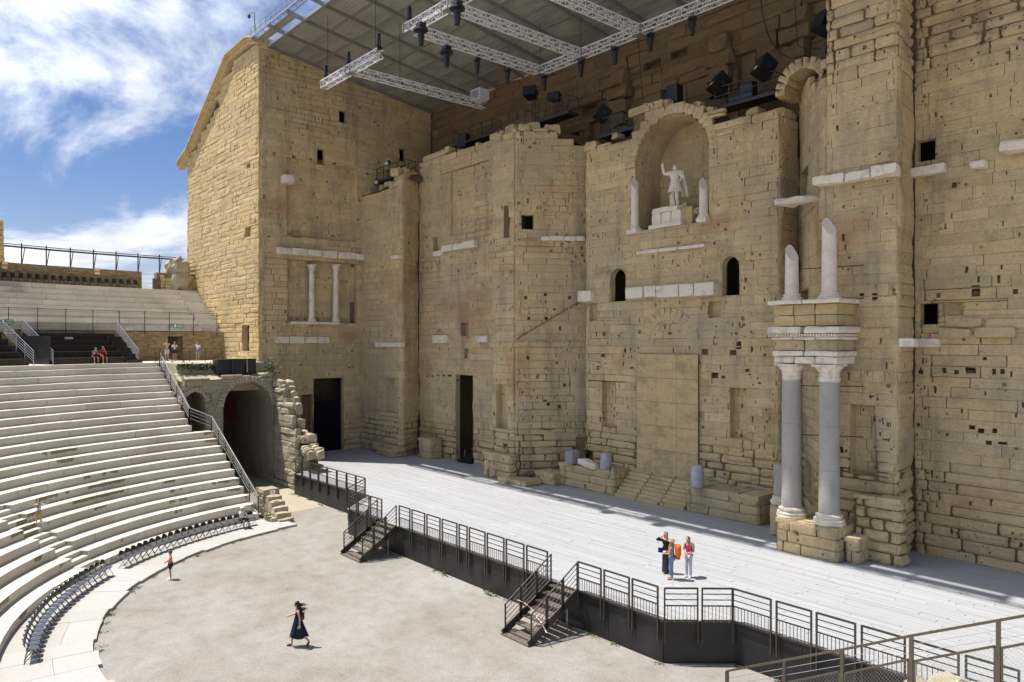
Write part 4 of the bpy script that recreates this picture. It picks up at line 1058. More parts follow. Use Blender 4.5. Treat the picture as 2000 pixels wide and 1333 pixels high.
def column(label,c,r,zs,ze,mats,base=.4,cap=.6,parts=1,broken=False,leaves=True,entasis=.92):
    t=thing('column',label,'column',c); x,y,z=c
    b=MB(); attic_base(b,(x,y,z),r,base); b.build('base',mats[0],t,True)
    h=(ze-zs)/parts
    for i in range(parts):
        k0=1-(1-entasis)*i/parts; k1=1-(1-entasis)*(i+1)/parts; s=MB(); n=24; prof=[(r*k0,0),(r*k0*1.0,h*.02),(r*(k0+k1)/2,h*.5),(r*k1,h*.985),(r*k1,h-.006)]
        if broken and i==parts-1:
            s.lathe((x,y,zs+h*i),prof,n); m=len(s.v)
            for q in range(m-n,m):
                v=s.v[q]; a=math.atan2(v[1]-y,v[0]-x); s.v[q]=(v[0],v[1],v[2]+.42*math.cos(a-2.6)+.05*math.sin(a*3+1))
            for q in range(m-2*n,m-n):
                v=s.v[q]; a=math.atan2(v[1]-y,v[0]-x); s.v[q]=(v[0],v[1],v[2]-.10+.36*math.cos(a-2.6)+.05*math.sin(a*3+1))
        else: s.lathe((x,y,zs+h*i),prof,n)
        s.build('drum' if parts>1 else 'shaft',mats[1],t,False).data.shade_smooth() if not broken else s.build('shaft',mats[1],t)
    if cap:
        cp_=MB(); leafy_capital(cp_,(x,y,ze),r*entasis,cap,leaves); cp_.build('capital',mats[2],t)
    return t
cl=(-17.55,32.75); c2=(-15.72,32.72)
G=M['granite']
column('left grey granite column with white capital on the stone plinth',(cl[0],cl[1],3.02),.46,3.5,9.45,(MA,G,MA),.5,.8,3,leaves=False)
column('right grey granite column with white capital on the stone plinth',(c2[0],c2[1],3.02),.46,3.5,9.45,(MA,G,MA),.5,.8,3,leaves=False)
# low slabs between column bases
t=thing('entablature','white marble and ochre block entablature resting on the granite columns','entablature',((cl[0]+c2[0])/2,32.7,10.25))
xa_,xb_=cl[0]-.62,c2[0]+.62; yf=32.15
def course(name,z0,z1,mat,ov,n,jit=.02,b=.05,back=34.2):
    for i in range(n):
        a=xa_-ov+(xb_-xa_+2*ov)*i/n; c=xa_-ov+(xb_-xa_+2*ov)*(i+1)/n
        MB().rock(((a+c)/2,(yf-ov+back)/2,(z0+z1)/2),((c-a)/2-.006,0,0),(0,(back-yf+ov)/2,0),(0,0,(z1-z0)/2-.004),jit,b,(4,2,2),int(z0*10)+i).build(name,mat,t)
course('architrave_block',10.27,10.62,MA,.0,3,.04,.08); course('architrave_moulding',10.62,10.86,MA,.06,2,.03,.06)
course('frieze_block',10.87,11.36,M['ochre'],-.03,2,.02)
course('cornice_soffit',11.37,11.52,MA,.08,3); course('cornice_block',11.64,11.98,MA,.3,2,.06,.14)
dn=MB()
MB().box((xa_-.05,yf-.02,11.53),(xb_+.05,34.1,11.63)).build('cornice_bed',MA,t)
for i in range(24): MB().box((xa_-.12+i*(xb_-xa_+.2)/24,yf-.2,11.52),(xa_-.12+i*(xb_-xa_+.2)/24+.075,yf+.0,11.635)).build('dentil',MA,t)
course('attic_block',12.0,12.5,M['ochre_warm'],-.02,3); course('attic_block',12.5,13.0,M['ochre_warm'],.0,3); course('marble_slab',13.01,13.2,MA,.22,2,.02)
PK=M['marble_pink']
column('short broken rose marble column on the left of the entablature',(cl[0]+.02,32.75,13.2),.32,13.5,15.45,(MA,PK,MA),.35,0,1,True)
column('taller broken rose marble column on the right of the entablature',(c2[0],32.72,13.2),.33,13.5,16.5,(MA,PK,MA),.35,0,1,True)
for i,z in enumerate((14.7,9.2,6.9)):
    tag(MB().tube((cl[0],32.9,z),(c2[0]+1.0,33.95,z+.05),.022).build('tie_rod',M['railpaint']),'thin iron tie rod %s the granite columns'%('above','high behind','halfway down behind')[i],'rod')
# carved pilaster fragment hidden left of the columns
t=thing('carved_fragment','small carved marble pilaster fragment left of the granite columns','fragment',(-19.2,34.6,1.5))
MB().rock((-19.2,34.6,2.3),(.35,0,0),(0,.35,0),(0,0,.8),.05,.1,(2,2,3),71).build('stone_base',M['ochre'],t)
MB().lathe((-19.2,34.6,3.1),[(.42,0),(.44,.15),(.34,.25),(.3,.4)],14,.1).build('marble_foot',MA,t); MB().rock((-19.2,34.6,4.3),(.22,0,0),(0,.2,0),(0,0,.85),.05,.08,(2,2,5),72).build('carved_shaft',G,t)
# ---- two small columns in the tower panel
for u,lab,m in((608,'slender white column left in the blind panel of the tower face',MA),(655,'slender weathered column right in the blind panel of the tower face',MA)):
    S,z=fb.px(u,628); zt=fb.px(u,515)[1]; p=fb.pt(S,z,.08); column(lab,(p.x,p.y,z),.26,z+.3,zt-.65,(m,m,m),.3,.6,2,entasis=.88)
# ---- statue niche: two stub columns, pedestal, statue
zn=NI.z0
for u,v0,v1,lab in((1242,358,450,'pinkish broken column at the left jamb of the statue niche'),(1376,360,428,'pinkish broken column at the right jamb of the statue niche')):
    S,z=FR.px(u,v1); zt=FR.px(u,v0)[1]; p=FR.pt(S,z,.1); column(lab,(p.x,p.y,z),.26,z+.3,zt,(MA,PK,MA),.3,0,1,True,entasis=.95)
    b=band('niche_corbel','marble corbel under the %s niche column'%('left' if u<1300 else 'right'),FR,u-10,v1-1,u+10,v1+8,.45,MA,3,.05,cat='corbel')
S,_=FR.px(1305,440); pc_=FR.pt(S,zn,-.55)
ped=thing('statue_pedestal','broken white marble pedestal with stone core under the statue','pedestal',(pc_.x,pc_.y,zn))
MB().rock((pc_.x+.2,pc_.y+.6,zn+.55),(1.35,0,0),(0,.8,0),(0,0,.6),.06,.08,(3,2,2),81).build('pedestal_core',M['ochre_warm'],ped)
for i in range(3): MB().rock((pc_.x-1.05+.75*i,pc_.y-.2,zn+.62),(.37,0,0),(0,.2,0),(0,0,.42),.05,.12,(2,2,2),82+i).build('pedestal_panel',MA,ped)
MB().rock((pc_.x-.3,pc_.y-.22,zn+.12),(1.35,0,0),(0,.35,0),(0,0,.13),.03,.1,(4,2,1),86).build('pedestal_foot',MA,ped)
MB().rock((pc_.x-.35,pc_.y-.05,zn+1.12),(1.1,0,0),(0,.5,0),(0,0,.16),.06,.15,(4,2,1),87).build('pedestal_cap',MA,ped)
for i in range(3): MB().rock((pc_.x+.6+.45*i,pc_.y+.5,zn+1.2-.15*i),(.35,0,0),(0,.5,0),(0,0,.22),.12,.2,(2,2,2),90+i).build('rubble_stone',M['pale'],ped)
# ================================================================ bodies
TMP=bpy.data.scenes.new('tmp')
def skin(name,pts,edges,mat,parent,sub=1):
    me=bpy.data.meshes.new(name); me.from_pydata([p for p,_ in pts],edges,[]); o=bpy.data.objects.new(name,me); TMP.collection.objects.link(o)
    m=o.modifiers.new('s','SKIN'); m.use_smooth_shade=True
    sl=me.skin_vertices[0].data
    for i,(p,r) in enumerate(pts):
        sl[i].radius=r if isinstance(r,tuple) else (r,r); sl[i].use_root=(i==0)
    ss=o.modifiers.new('u','SUBSURF'); ss.levels=sub; ss.render_levels=sub
    TMP.view_layers[0].update(); dg=TMP.view_layers[0].depsgraph; nm=bpy.data.meshes.new_from_object(o.evaluated_get(dg)); bpy.data.objects.remove(o); bpy.data.meshes.remove(me)
    nm.name=name; nm.materials.clear(); nm.materials.append(mat); nm.shade_smooth()
    b=bpy.data.objects.new(name,nm); col.objects.link(b); b.parent=parent; return b
SK=plain('skin',(.50,.30,.21),.6,0,.06,3)
SK2=plain('tanned_skin',(.42,.24,.16),.6,0,.06,3)
HAIR=plain('dark_hair',(.018,.011,.008),.5,0,.3,20); HAIRB=plain('brown_hair',(.055,.03,.018),.5,0,.3,20); BLOND=plain('fair_hair',(.33,.22,.11),.6,0,.2,20)
def cloth(n,c,var=.12): return plain(n,c,.9,0,var,8,.15)
def J(**k):
    d=dict(pel=(0,0,.96),wa=(0,0,1.1),ch=(0,0,1.28),nk=(0,0,1.44),hd=(.01,0,1.6),
      ls=(0,.165,1.40),le=(-.02,.21,1.13),lw=(.04,.22,.89),rs=(0,-.165,1.40),re=(-.02,-.21,1.13),rw=(.04,-.22,.89),
      lh=(0,.085,.92),lk=(.02,.09,.5),la=(-.02,.09,.08),lt=(.15,.10,.035),rh=(0,-.085,.92),rk=(.02,-.09,.5),ra=(-.02,-.09,.08),rt=(.15,-.10,.035))
    d.update(k); return {a:Vector(b) for a,b in d.items()}
def person(label,loc,face,height,j,top,bottom,shoes,hair,hairlen='short',sleeve=.35,leg=1.0,sk=SK,dress=None,cat='person',hat=None,fem=True,hemz=None):
    """face = world direction the person looks; joints in a 1.72 m frame facing +X"""
    t=thing('person',label,cat,loc,None,math.atan2(face[1],face[0])); k=height/1.72; V={a:b*k for a,b in j.items()}
    order=['pel','wa','ch','nk','hd','ls','le','lw','rs','re','rw','lh','lk','la','lt','rh','rk','ra','rt']
    rad=dict(pel=(.13,.10),wa=(.105,.085),ch=(.125,.095),nk=.052,hd=.07,ls=.058,le=.042,lw=.029,rs=.058,re=.042,rw=.029,lh=.088,lk=.058,la=.036,lt=.032,rh=.088,rk=.058,ra=.036,rt=.032)
    def R(n,add=0):
        r=rad[n]; return tuple((x+add)*k for x in r) if isinstance(r,tuple) else (r+add)*k
    pts=[(V[n],R(n)) for n in order]; ix={n:i for i,n in enumerate(order)}
    ed=[('pel','wa'),('wa','ch'),('ch','nk'),('nk','hd'),('ch','ls'),('ls','le'),('le','lw'),('ch','rs'),('rs','re'),('re','rw'),('pel','lh'),('lh','lk'),('lk','la'),('la','lt'),('pel','rh'),('rh','rk'),('rk','ra'),('ra','rt')]
    E_=[(ix[a],ix[b]) for a,b in ed]
    for s in 'lr':                                  # palm, four fingers and a thumb
        w_,e_=V[s+'w'],V[s+'e']; d=(w_-e_).normalized(); x=d.cross(Vector((1,.3,.2))).normalized(); pm_=w_+d*.065*k; n0=len(pts); pts.append((pm_,.028*k)); E_.append((ix[s+'w'],n0)); nrm=d.cross(x)
        for q,(off,l) in enumerate(((-.028,.055),(-.01,.068),(.01,.064),(.027,.05))):
            b1=pm_+d*(.02*k)+x*off*k; b2=b1+d*l*.55*k; b3=b2+(d*.8+nrm*.5).normalized()*l*.5*k
            m=len(pts); pts+= [(b2,.0085*k),(b3,.0075*k)]; E_+=[(n0,m),(m,m+1)]
        m=len(pts); pts+=[(w_+d*.04*k-x*.045*k+nrm*.01*k,.011*k),(w_+d*.075*k-x*.06*k+nrm*.02*k,.009*k)]; E_+=[(n0,m),(m,m+1)]
    body=skin('body',pts,E_,sk,t)
    hm=MB(); hd=V['hd']; up=(V['hd']-V['nk']).normalized()
    hm.ell(hd+Vector((.01,0,.015))*k,(.092*k,.074*k,.115*k),14,10); hm.ell(hd+Vector((.1,0,-.01))*k,(.018*k,.013*k,.022*k),6,5)
    for s in(1,-1): hm.ell(hd+Vector((0,.075*s,-.005))*k,(.016*k,.01*k,.028*k),6,5)
    hm.ell(hd+Vector((.082,0,-.055))*k,(.012*k,.024*k,.008*k),6,4)
    ho=hm.mesh('head',sk,smooth=True); tmp=obj('face',ho,t)
    em=MB()
    for s in(1,-1): em.ell(hd+Vector((.09,.03*s,.018))*k,(.008*k,.013*k,.007*k),6,4)
    obj('eyes',em.mesh('eyes',M['black'],smooth=True),tmp)
    hr=MB(); hr.ell(hd+Vector((-.012,0,.035))*k,(.103*k,.088*k,.108*k),14,9)
    if hairlen=='short': pass
    if hairlen in('long','tied'):
        hr.ell(hd+Vector((-.055,0,-.09))*k,(.06*k,.085*k,.16*k),12,8)
    if hairlen=='long': hr.ell(hd+Vector((-.07,0,-.2))*k,(.055*k,.08*k,.17*k),12,8)
    if hairlen=='wind':
        hr.ell(hd+Vector((-.08,0,-.12))*k,(.075*k,.075*k,.2*k),12,8,Matrix.Rotation(.35,3,'Y')); rg=random.Random(3)
        hr.ell(hd+Vector((-.17,0,-.30))*k,(.05*k,.06*k,.2*k),10,8,Matrix.Rotation(.45,3,'Y'))
        for q in range(34):
            p=hd+Vector((-.08,rg.uniform(-.05,.05),rg.uniform(-.3,.07)))*k; ln=rg.uniform(.2,.36)*k; a=p; rr=.016*k
            for st in range(4):
                b=a+Vector((-ln/4,rg.uniform(-.02,.02),rg.uniform(-.035,.035)))
                hr.tube(a,b,rr*(1-st*.22),rr*(1-(st+1)*.22),5,False); a=b
    obj('hair',hr.mesh('hair',hair,smooth=True),t)
    if hat:
        h=MB(); h.lathe(hd+Vector((-.005,0,.05))*k,[(.165*k,-.01*k),(.17*k,.0),(.108*k,.015*k),(.1*k,.07*k),(.07*k,.1*k),(.02*k,.11*k)],18); obj('hat',h.mesh('hat',hat,smooth=True),t)
    if top:
        mid={s:V[s+'s'].lerp(V[s+'e'],min(1,sleeve*2) if sleeve<=.5 else 1) for s in 'lr'}
        P=[(V['pel']+Vector((0,0,.02))*k,R('pel',.018)),(V['wa'],R('wa',.018)),(V['ch'],R('ch',.02)),(V['nk']-Vector((0,0,.03))*k,.06*k),(V['ls'],R('ls',.014)),(mid['l'],R('le',.022)),(V['rs'],R('rs',.014)),(mid['r'],R('re',.022))]
        Ee=[(0,1),(1,2),(2,3),(2,4),(2,6)]
        if sleeve>0: Ee+=[(4,5),(6,7)]
        else: P=P[:5]+[P[6]]; Ee=[(0,1),(1,2),(2,3),(2,4),(2,5)]
        if sleeve>.5:
            for s,i in(('l',5),('r',7)):
                P.append((V[s+'e'].lerp(V[s+'w'],(sleeve-.5)*2),R(s+'w',.02))); Ee.append((i,len(P)-1))
        skin('shirt',P,Ee,top,t)
    if bottom and not dress:
        P=[(V['pel']+Vector((0,0,.03))*k,R('pel',.014))]; Ee=[]
        for s in 'lr':
            n0=len(P); P.append((V[s+'h'],R(s+'h',.014))); Ee.append((0,n0))
            if leg<=.5: P.append((V[s+'h'].lerp(V[s+'k'],leg*2),R(s+'k',.03))); Ee.append((n0,n0+1))
            else:
                P.append((V[s+'k'],R(s+'k',.017))); P.append((V[s+'k'].lerp(V[s+'a'],(leg-.5)*2),R(s+'a',.022))); Ee+=[(n0,n0+1),(n0+1,n0+2)]
        skin('trousers' if leg>.5 else 'shorts',P,Ee,bottom,t)
    if dress:                                        # one skirt hanging from the waist to the hem
        d=MB(); n=20; z1=V['wa'].z+.02*k; z0=hemz*k; rows=9; vs=[];fsx=[]
        fr=(V['la']+V['lk'])/2; bk_=(V['ra']+V['rk'])/2
        for i in range(rows+1):
            q=i/rows; z=z1+(z0-z1)*q; cx=(fr.x+bk_.x)/2*q*.8+V['pel'].x*(1-q); spread=abs(fr.x-bk_.x)*.5*q
            for a_ in range(n):
                A=2*math.pi*a_/n; wv=1+.10*q*math.sin(A*6+i*.3)
                vs.append((cx+(.125*k+.025*k*q+spread*.72)*math.cos(A)*wv-(.05*q*q if math.cos(A)<0 else 0)*k,(.15+.02*q)*k*math.sin(A)*wv,z+.04*k*q*math.sin(A*3)))
        for i in range(rows):
            for a_ in range(n): fsx.append((i*n+a_,i*n+(a_+1)%n,(i+1)*n+(a_+1)%n,(i+1)*n+a_))
        d.add(vs,fsx); obj('skirt',d.mesh('skirt',dress,smooth=True),t)
    for s in 'lr':
        sm=MB(); a=V[s+'a'];b=V[s+'t']; dd=(b-a); sm.ell((a+b)/2+Vector((0,0,-.012))*k,(.125*k,.05*k,.045*k),10,6,dd.to_track_quat('X','Z').to_matrix()); obj('shoe',sm.mesh('shoe',shoes,smooth=True),t)
    return t
left=(-RT.x,-RT.y); toward=(-FW.x,-FW.y)
def mixd(a,b,t): return (a[0]*(1-t)+b[0]*t,a[1]*(1-t)+b[1]*t)
BK=cloth('brown_leather',(.10,.055,.03)); WH=cloth('white_cotton',(.75,.75,.76)); NAVY=cloth('navy_cotton',(.018,.022,.045))
# walking woman
p=at_z(583,1262,0)
wj=J(pel=(.02,0,.95),lh=(.03,.085,.91),rh=(.0,-.085,.91),lk=(-.10,.09,.53),la=(-.40,.09,.22),lt=(-.33,.10,.06),rk=(.22,-.09,.52),ra=(.26,-.09,.08),rt=(.42,-.10,.035),le=(-.08,.21,1.14),lw=(-.08,.24,.9),re=(.12,-.22,1.18),rw=(.36,-.2,1.12),ch=(.03,0,1.28),nk=(.04,0,1.43),hd=(.06,0,1.59))
wt=person('person in long dark navy dress walking across the gravel, hair blowing',(p.x,p.y,0),mixd(left,toward,.12),1.68,wj,NAVY,None,BK,HAIR,'wind',0,dress=NAVY,hemz=.36,sk=SK)
ph=MB().box((-.1,.24,.74),(.0,.26,.82)); obj('phone',ph.mesh('phone',plain('grey_phone',(.3,.3,.28))),wt)
bg_=MB().rock((.12,-.2,.98),(.05,0,0),(0,.03,0),(0,0,.13),.01,.1,(2,2,2),3); obj('tote_bag',bg_.mesh('tote_bag',cloth('grey_canvas',(.4,.39,.37))),wt)
bg_=MB().rock((-.16,.02,1.12),(.06,0,0),(0,.1,0),(0,0,.12),.01,.15,(2,2,2),4); obj('small_backpack',bg_.mesh('small_backpack',BK),wt)
# three women on the stage
DK=cloth('dark_green_knit',(.022,.026,.018)); PUR=cloth('dark_mauve_cotton',(.05,.042,.065)); JE=cloth('blue_denim',(.19,.27,.42)); GR=cloth('grey_tee',(.22,.23,.26)); PINK=cloth('magenta_top',(.62,.01,.22)); LG=cloth('pale_grey_trousers',(.52,.52,.58)); OR=cloth('orange_nylon',(.78,.16,.02)); TAN=cloth('tan_canvas',(.22,.17,.10)); FELT=cloth('grey_felt_hat',(.36,.31,.28)); SH=cloth('pale_shoes',(.55,.53,.5)); SH2=cloth('brown_shoes',(.28,.2,.13))
p=at_z(1301,1119,1.5)
a_=person('person in dark cardigan and long skirt with one hand raised to the forehead',(p.x,p.y,1.5),mixd(toward,left,.15),1.74,J(re=(.06,-.40,1.40),rw=(.14,-.12,1.60)),DK,None,SH2,HAIRB,'tied',.8,dress=PUR,hemz=.07)
b_=MB().rock((.05,-.24,.98),(.05,0,0),(0,.1,0),(0,0,.1),.01,.1,(2,2,2),2); obj('shoulder_bag',b_.mesh('shoulder_bag',cloth('blue_bag',(.02,.03,.16))),a_)
p=at_z(1312,1131,1.5)
b_=person('person in grey hat and jeans carrying a big orange backpack',(p.x,p.y,1.5),mixd(left,(-toward[0],-toward[1]),.25),1.66,J(lk=(.06,.09,.5),le=(.08,.22,1.14),lw=(.27,.14,1.12),re=(.06,-.2,1.13),rw=(.26,-.1,1.13)),GR,JE,SH2,BLOND,'long',.3,.92,hat=FELT)
k_=MB().rock((-.26,0,1.2),(.12,0,0),(0,.15,0),(0,0,.28),.02,.25,(3,3,5),7); obj('backpack',k_.mesh('backpack',OR,smooth=True),b_)
k_=MB().rock((-.24,0,.93),(.1,0,0),(0,.13,0),(0,0,.08),.01,.2,(3,3,2),8); obj('backpack_base',k_.mesh('backpack_base',cloth('rust_nylon',(.5,.13,.03))),b_)
for s in(.11,-.11):
    k_=MB().bar((-.18,s,1.42),(.09,s,1.40),.05,.02).bar((.1,s,1.40),(.11,s*1.1,1.12),.05,.02); obj('strap',k_.mesh('strap',OR),b_)
k_=MB().box((.26,-.05,1.1),(.34,.08,1.14)); obj('leaflet',k_.mesh('leaflet',WH),b_)
p=at_z(1345,1127,1.5)
c_=person('person in magenta top and pale grey trousers with small tan rucksack',(p.x,p.y,1.5),mixd(toward,left,.45),1.68,J(le=(.0,.24,1.15),lw=(.2,.06,1.08),re=(.02,-.23,1.15),rw=(.2,-.04,1.08),hd=(.02,-.02,1.6)),PINK,LG,SH,HAIRB,'long',0,1.0)
k_=MB().rock((-.2,0,1.2),(.09,0,0),(0,.15,0),(0,0,.2),.02,.22,(3,3,4),9); obj('rucksack',k_.mesh('rucksack',TAN,smooth=True),c_)
for s in(.12,-.12):
    k_=MB().bar((-.14,s,1.42),(.1,s,1.40),.05,.02).bar((.1,s,1.4),(.11,s,1.15),.045,.02); obj('strap',k_.mesh('strap',TAN),c_)
# children
p=at_z(333,1131,.0)
person('small person in orange shirt and dark shorts at the orchestra edge',(p.x,p.y,.0),mixd(left,toward,.3),1.36,J(le=(.05,.2,1.16),lw=(.24,.08,1.08),re=(.05,-.2,1.16),rw=(.24,-.06,1.08)),cloth('peach_tee',(.70,.30,.16)),cloth('black_shorts',(.03,.03,.035)),WH,HAIR,'short',.45,.4,sk=SK2,fem=False)
p=polar(21.05,224.6,row(3)[1]) ; p=at_z(76,1027,2.05)
kb=person('small person in pale blue shirt with arms raised stepping down the aisle',(p.x,p.y,p.z),mixd(toward,left,-.25),1.33,J(le=(.05,.38,1.38),lw=(.12,.56,1.52),re=(.12,-.34,1.36),rw=(.16,-.18,1.56),lk=(.12,.15,.52),la=(.1,.2,.08),lt=(.26,.24,.035),rk=(.06,-.13,.5),ra=(-.02,-.16,.08),rt=(.14,-.2,.035)),cloth('aqua_tee',(.34,.55,.58)),cloth('patterned_shorts',(.42,.31,.14)),cloth('dark_sandals',(.03,.03,.04)),HAIR,'short',.4,.4,sk=SK,fem=False)
k_=MB().rock((.145,0,1.02),(.015,0,0),(0,.06,0),(0,0,.09),.005,.2,(1,2,2),3); obj('shirt_print',k_.mesh('shirt_print',cloth('red_print',(.6,.06,.03))),kb)
# seated and standing visitors
def SJ(**k):
    d=dict(pel=(0,0,.52),wa=(.01,0,.66),ch=(.04,0,.86),nk=(.07,0,1.02),hd=(.1,0,1.17),ls=(.05,.165,.97),rs=(.05,-.165,.97),le=(.1,.23,.72),lw=(.32,.16,.62),re=(.1,-.23,.72),rw=(.32,-.16,.62),
      lh=(.02,.09,.5),lk=(.42,.13,.5),la=(.40,.13,.08),lt=(.56,.15,.035),rh=(.02,-.09,.5),rk=(.42,-.13,.5),ra=(.40,-.13,.08),rt=(.56,-.15,.035)); d.update(k); return J(**d)
CHR,CHL=16.85,None
def cdir(p): v=Vector((CX-p.x,CY-p.y,0)).normalized(); return (v.x,v.y)
ap=at_z(487,1034,.12); an=ang(ap); q=polar(16.9,an,.12)
mn=person('person in white shirt and cap holding up a phone on a folding chair',(q.x,q.y,.12),cdir(q),1.74,SJ(le=(.18,.2,.84),lw=(.36,.08,1.02),re=(.18,-.2,.84),rw=(.36,-.06,1.02),lk=(.42,.24,.5),la=(.38,.2,.08),lt=(.54,.24,.035)),WH,cloth('charcoal_shorts',(.05,.05,.06)),BK,BLOND,'short',.45,.5,sk=SK2,hat=cloth('white_cap',(.7,.7,.7)),fem=False)
k_=MB().box((.40,-.04,1.0),(.43,.07,1.14)); obj('phone',k_.mesh('phone',M['black']),mn)
# bleachers on the gallery
BL=M['bleach']; RB0=35.7
def bleacher(a0,a1,label,seed):
    t=thing('black_bleacher',label,'bleacher',tuple(polar(38,(a0+a1)/2,ZG)))
    for i in range(5):
        r=RB0+.86*i; z=ZG+.46*(i+1)
        MB().ring(r,r+.9,a0,a1,ZG if i==0 else z-.6,z,uv=False,n=8).build('bench_row',BL,t)
        n=int(R_(a1-a0)*r/.55)
        for q in range(n):
            a=a0+(a1-a0)*(q+.5)/n; c=polar(r-.012,a,z-.16); MB().ell(c,(.018,.018,.014),6,4).build('seat_stud',M['steel'],t) if i<5 and q%2==0 else None
    return t
a0b=ang(at_r(246,690,37)); a1b=ang(at_r(86,690,37)); bl=bleacher(a0b,a1b,'dark stepped bleacher on the gallery where two people sit',1)
a2b=ang(at_r(36,690,37)); bleacher(a2b,a2b+14,'dark stepped bleacher at the left picture edge',2)
MB().ring(RB0+.3,40.4,a1b+.05,a1b+.25,ZG,11.7,uv=False).build('side_panel',M['fascia'],bl)
for i in range(5):
    r=RB0-.35+.86*i; z=ZG+.46*i; MB().ring(r,r+.5,a0b-.9+.0,a0b+.9,ZG if i==0 else z-.3,z+.23,uv=False,n=2).build('aisle_block',BL,bl)
def sloped_rail(label,p,q,n,h=1.05,mat=None,mesh=True,nr=4,name='handrail',lo=.15,w=.045,thin=.02):
    p=Vector(p); q=Vector(q); t=thing(name,label,'railing',tuple(p)); mat=mat or RP
    for i in range(n+1):
        c=p.lerp(q,i/n); MB().bar(c-Vector((0,0,.12)),c+Vector((0,0,h)),w).build('post',mat,t)
    for i in range(nr):
        z=lo+(h-lo)*i/(nr-1); MB().bar(p+Vector((0,0,z)),q+Vector((0,0,z)),w if i==nr-1 else thin).build('rail',mat,t)
    return t
for a,lab in((a1b+.15,'left sloping handrail of the dark bleacher'),(a0b-.6,'right sloping handrail of the dark bleacher'),(a2b-.4,'sloping handrail of the bleacher at the left picture edge')):
    t=sloped_rail(lab,polar(RB0-.1,a,ZG),polar(RB0+4.2,a,ZG+2.35),4,1.0,M['steel'],nr=5,lo=.25,thin=.03)
for u,lab,topc,hc,hl,fem in((184,'person in blue shirt and red shorts bent over on the dark bleacher',cloth('blue_shirt',(.07,.10,.2)),HAIRB,'short',0),(201,'person in dark red dress sitting on the dark bleacher',cloth('dark_red_dress',(.2,.012,.025)),HAIRB,'tied',1)):
    c=at_r(u,705,RB0+.12); A=ang(c); q=polar(RB0+.2,A,ZG); 
    person(lab,(q.x,q.y,ZG),cdir(q),1.72,SJ(ch=(.16,0,.84),nk=(.24,0,.97),hd=(.32,0,1.08),ls=(.18,.165,.94),rs=(.18,-.165,.94),le=(.34,.18,.68),lw=(.34,.07,.98),re=(.34,-.18,.68),rw=(.34,-.05,.98)) if not fem else SJ(le=(.28,.17,.68),lw=(.2,.06,1.08)),topc,cloth('red_shorts',(.35,.03,.06)) if not fem else topc,SH2,hc,hl,.4,.45,sk=SK2)
for u,lab,tc,bc,hgt,hl,pose,lg in((326,'person in pale shirt and shorts with both hands raised on the gallery',cloth('khaki_shirt',(.40,.38,.29)),cloth('cream_shorts',(.55,.53,.48)),1.8,'short',J(le=(.2,.2,1.3),lw=(.26,.06,1.52),re=(.2,-.2,1.3),rw=(.26,-.05,1.52)),.45),
    (341,'person in pale top and dark shorts at the gallery doorway',cloth('cream_top',(.6,.58,.5)),cloth('navy_shorts',(.03,.035,.06)),1.66,'tied',J(le=(.12,.2,1.2),lw=(.24,.05,1.24),re=(.12,-.2,1.2),rw=(.24,-.05,1.24)),.35),
    (386,'person in white tee and denim shorts walking on the gallery',WH,JE,1.66,'long',J(re=(.06,-.24,1.28),rw=(.12,-.12,1.52),lk=(.14,.09,.52),la=(.1,.09,.08),lt=(.26,.1,.035),rk=(-.06,-.09,.5),ra=(-.2,-.09,.1),rt=(-.06,-.1,.035)),.35)):
    c=at_r(u,703,38.6); person(lab,(c.x,c.y,ZG),mixd(toward,left,-.5 if u!=386 else -.7),hgt,pose,tc,bc,SH2,HAIRB,hl,.4,lg,sk=SK2)
q=Vector((X0*0+x0+.25,20.2,.95)); person('person half hidden sitting at the top of the far metal stairs',(x0+.3,20.25,.62),(-.3,-1),1.66,SJ(),cloth('grey_blue_top',(.35,.38,.45)),cloth('mid_blue_shorts',(.1,.12,.2)),SH2,HAIRB,'short',.4,.45)
# ---- marble statue with raised arm and cloak
S,_=FR.px(1307,405); sp_=FR.pt(S,zn+1.28,-.6); zb=zn+1.25; hs=FR.px(1310,318)[1]-zb; k=(hs)/1.72
st=thing('statue','white marble statue of a cloaked figure raising one arm in the niche','statue',(sp_.x,sp_.y,zb),None,math.atan2(-.95,.25))
sj=J(rs=(0,-.19,1.42),re=(.08,-.44,1.38),rw=(.12,-.48,1.66),ls=(0,.19,1.42),le=(-.04,.32,1.16),lw=(.14,.24,1.04),lk=(.08,.1,.5),la=(.02,.12,.08),lt=(.17,.14,.03),rk=(-.02,-.1,.5),ra=(-.12,-.1,.08),rt=(.03,-.13,.03))
order=list(sj); rad=dict(pel=.17,wa=.16,ch=.19,nk=.08,hd=.09,ls=.11,le=.075,lw=.05,lh=.115,lk=.085,la=.06,lt=.05); rad.update({'r'+n[1:]:v for n,v in list(rad.items()) if n[0]=='l'})
ix={n:i for i,n in enumerate(order)}
pts=[(sj[n]*k,rad[n]*k) for n in order]; E_=[(ix[a],ix[b]) for a,b in(('pel','wa'),('wa','ch'),('ch','nk'),('nk','hd'),('ch','ls'),('ls','le'),('le','lw'),('ch','rs'),('rs','re'),('re','rw'),('pel','lh'),('lh','lk'),('lk','la'),('la','lt'),('pel','rh'),('rh','rk'),('rk','ra'),('ra','rt'))]
pm_=sj['rw']*k+Vector((.01,0,.07))*k; n0=len(pts); pts.append((pm_,.04*k)); E_.append((ix['rw'],n0))
for q in range(5):
    o=(q-2)*.018; m=len(pts); pts.append((pm_+Vector((.01,o,.1 if q else .04))*k+(Vector((0,-.05,-.02))*k if q==0 else Vector((0,0,0))),.011*k)); E_.append((n0,m))
skin('figure',pts,E_,MA,st)
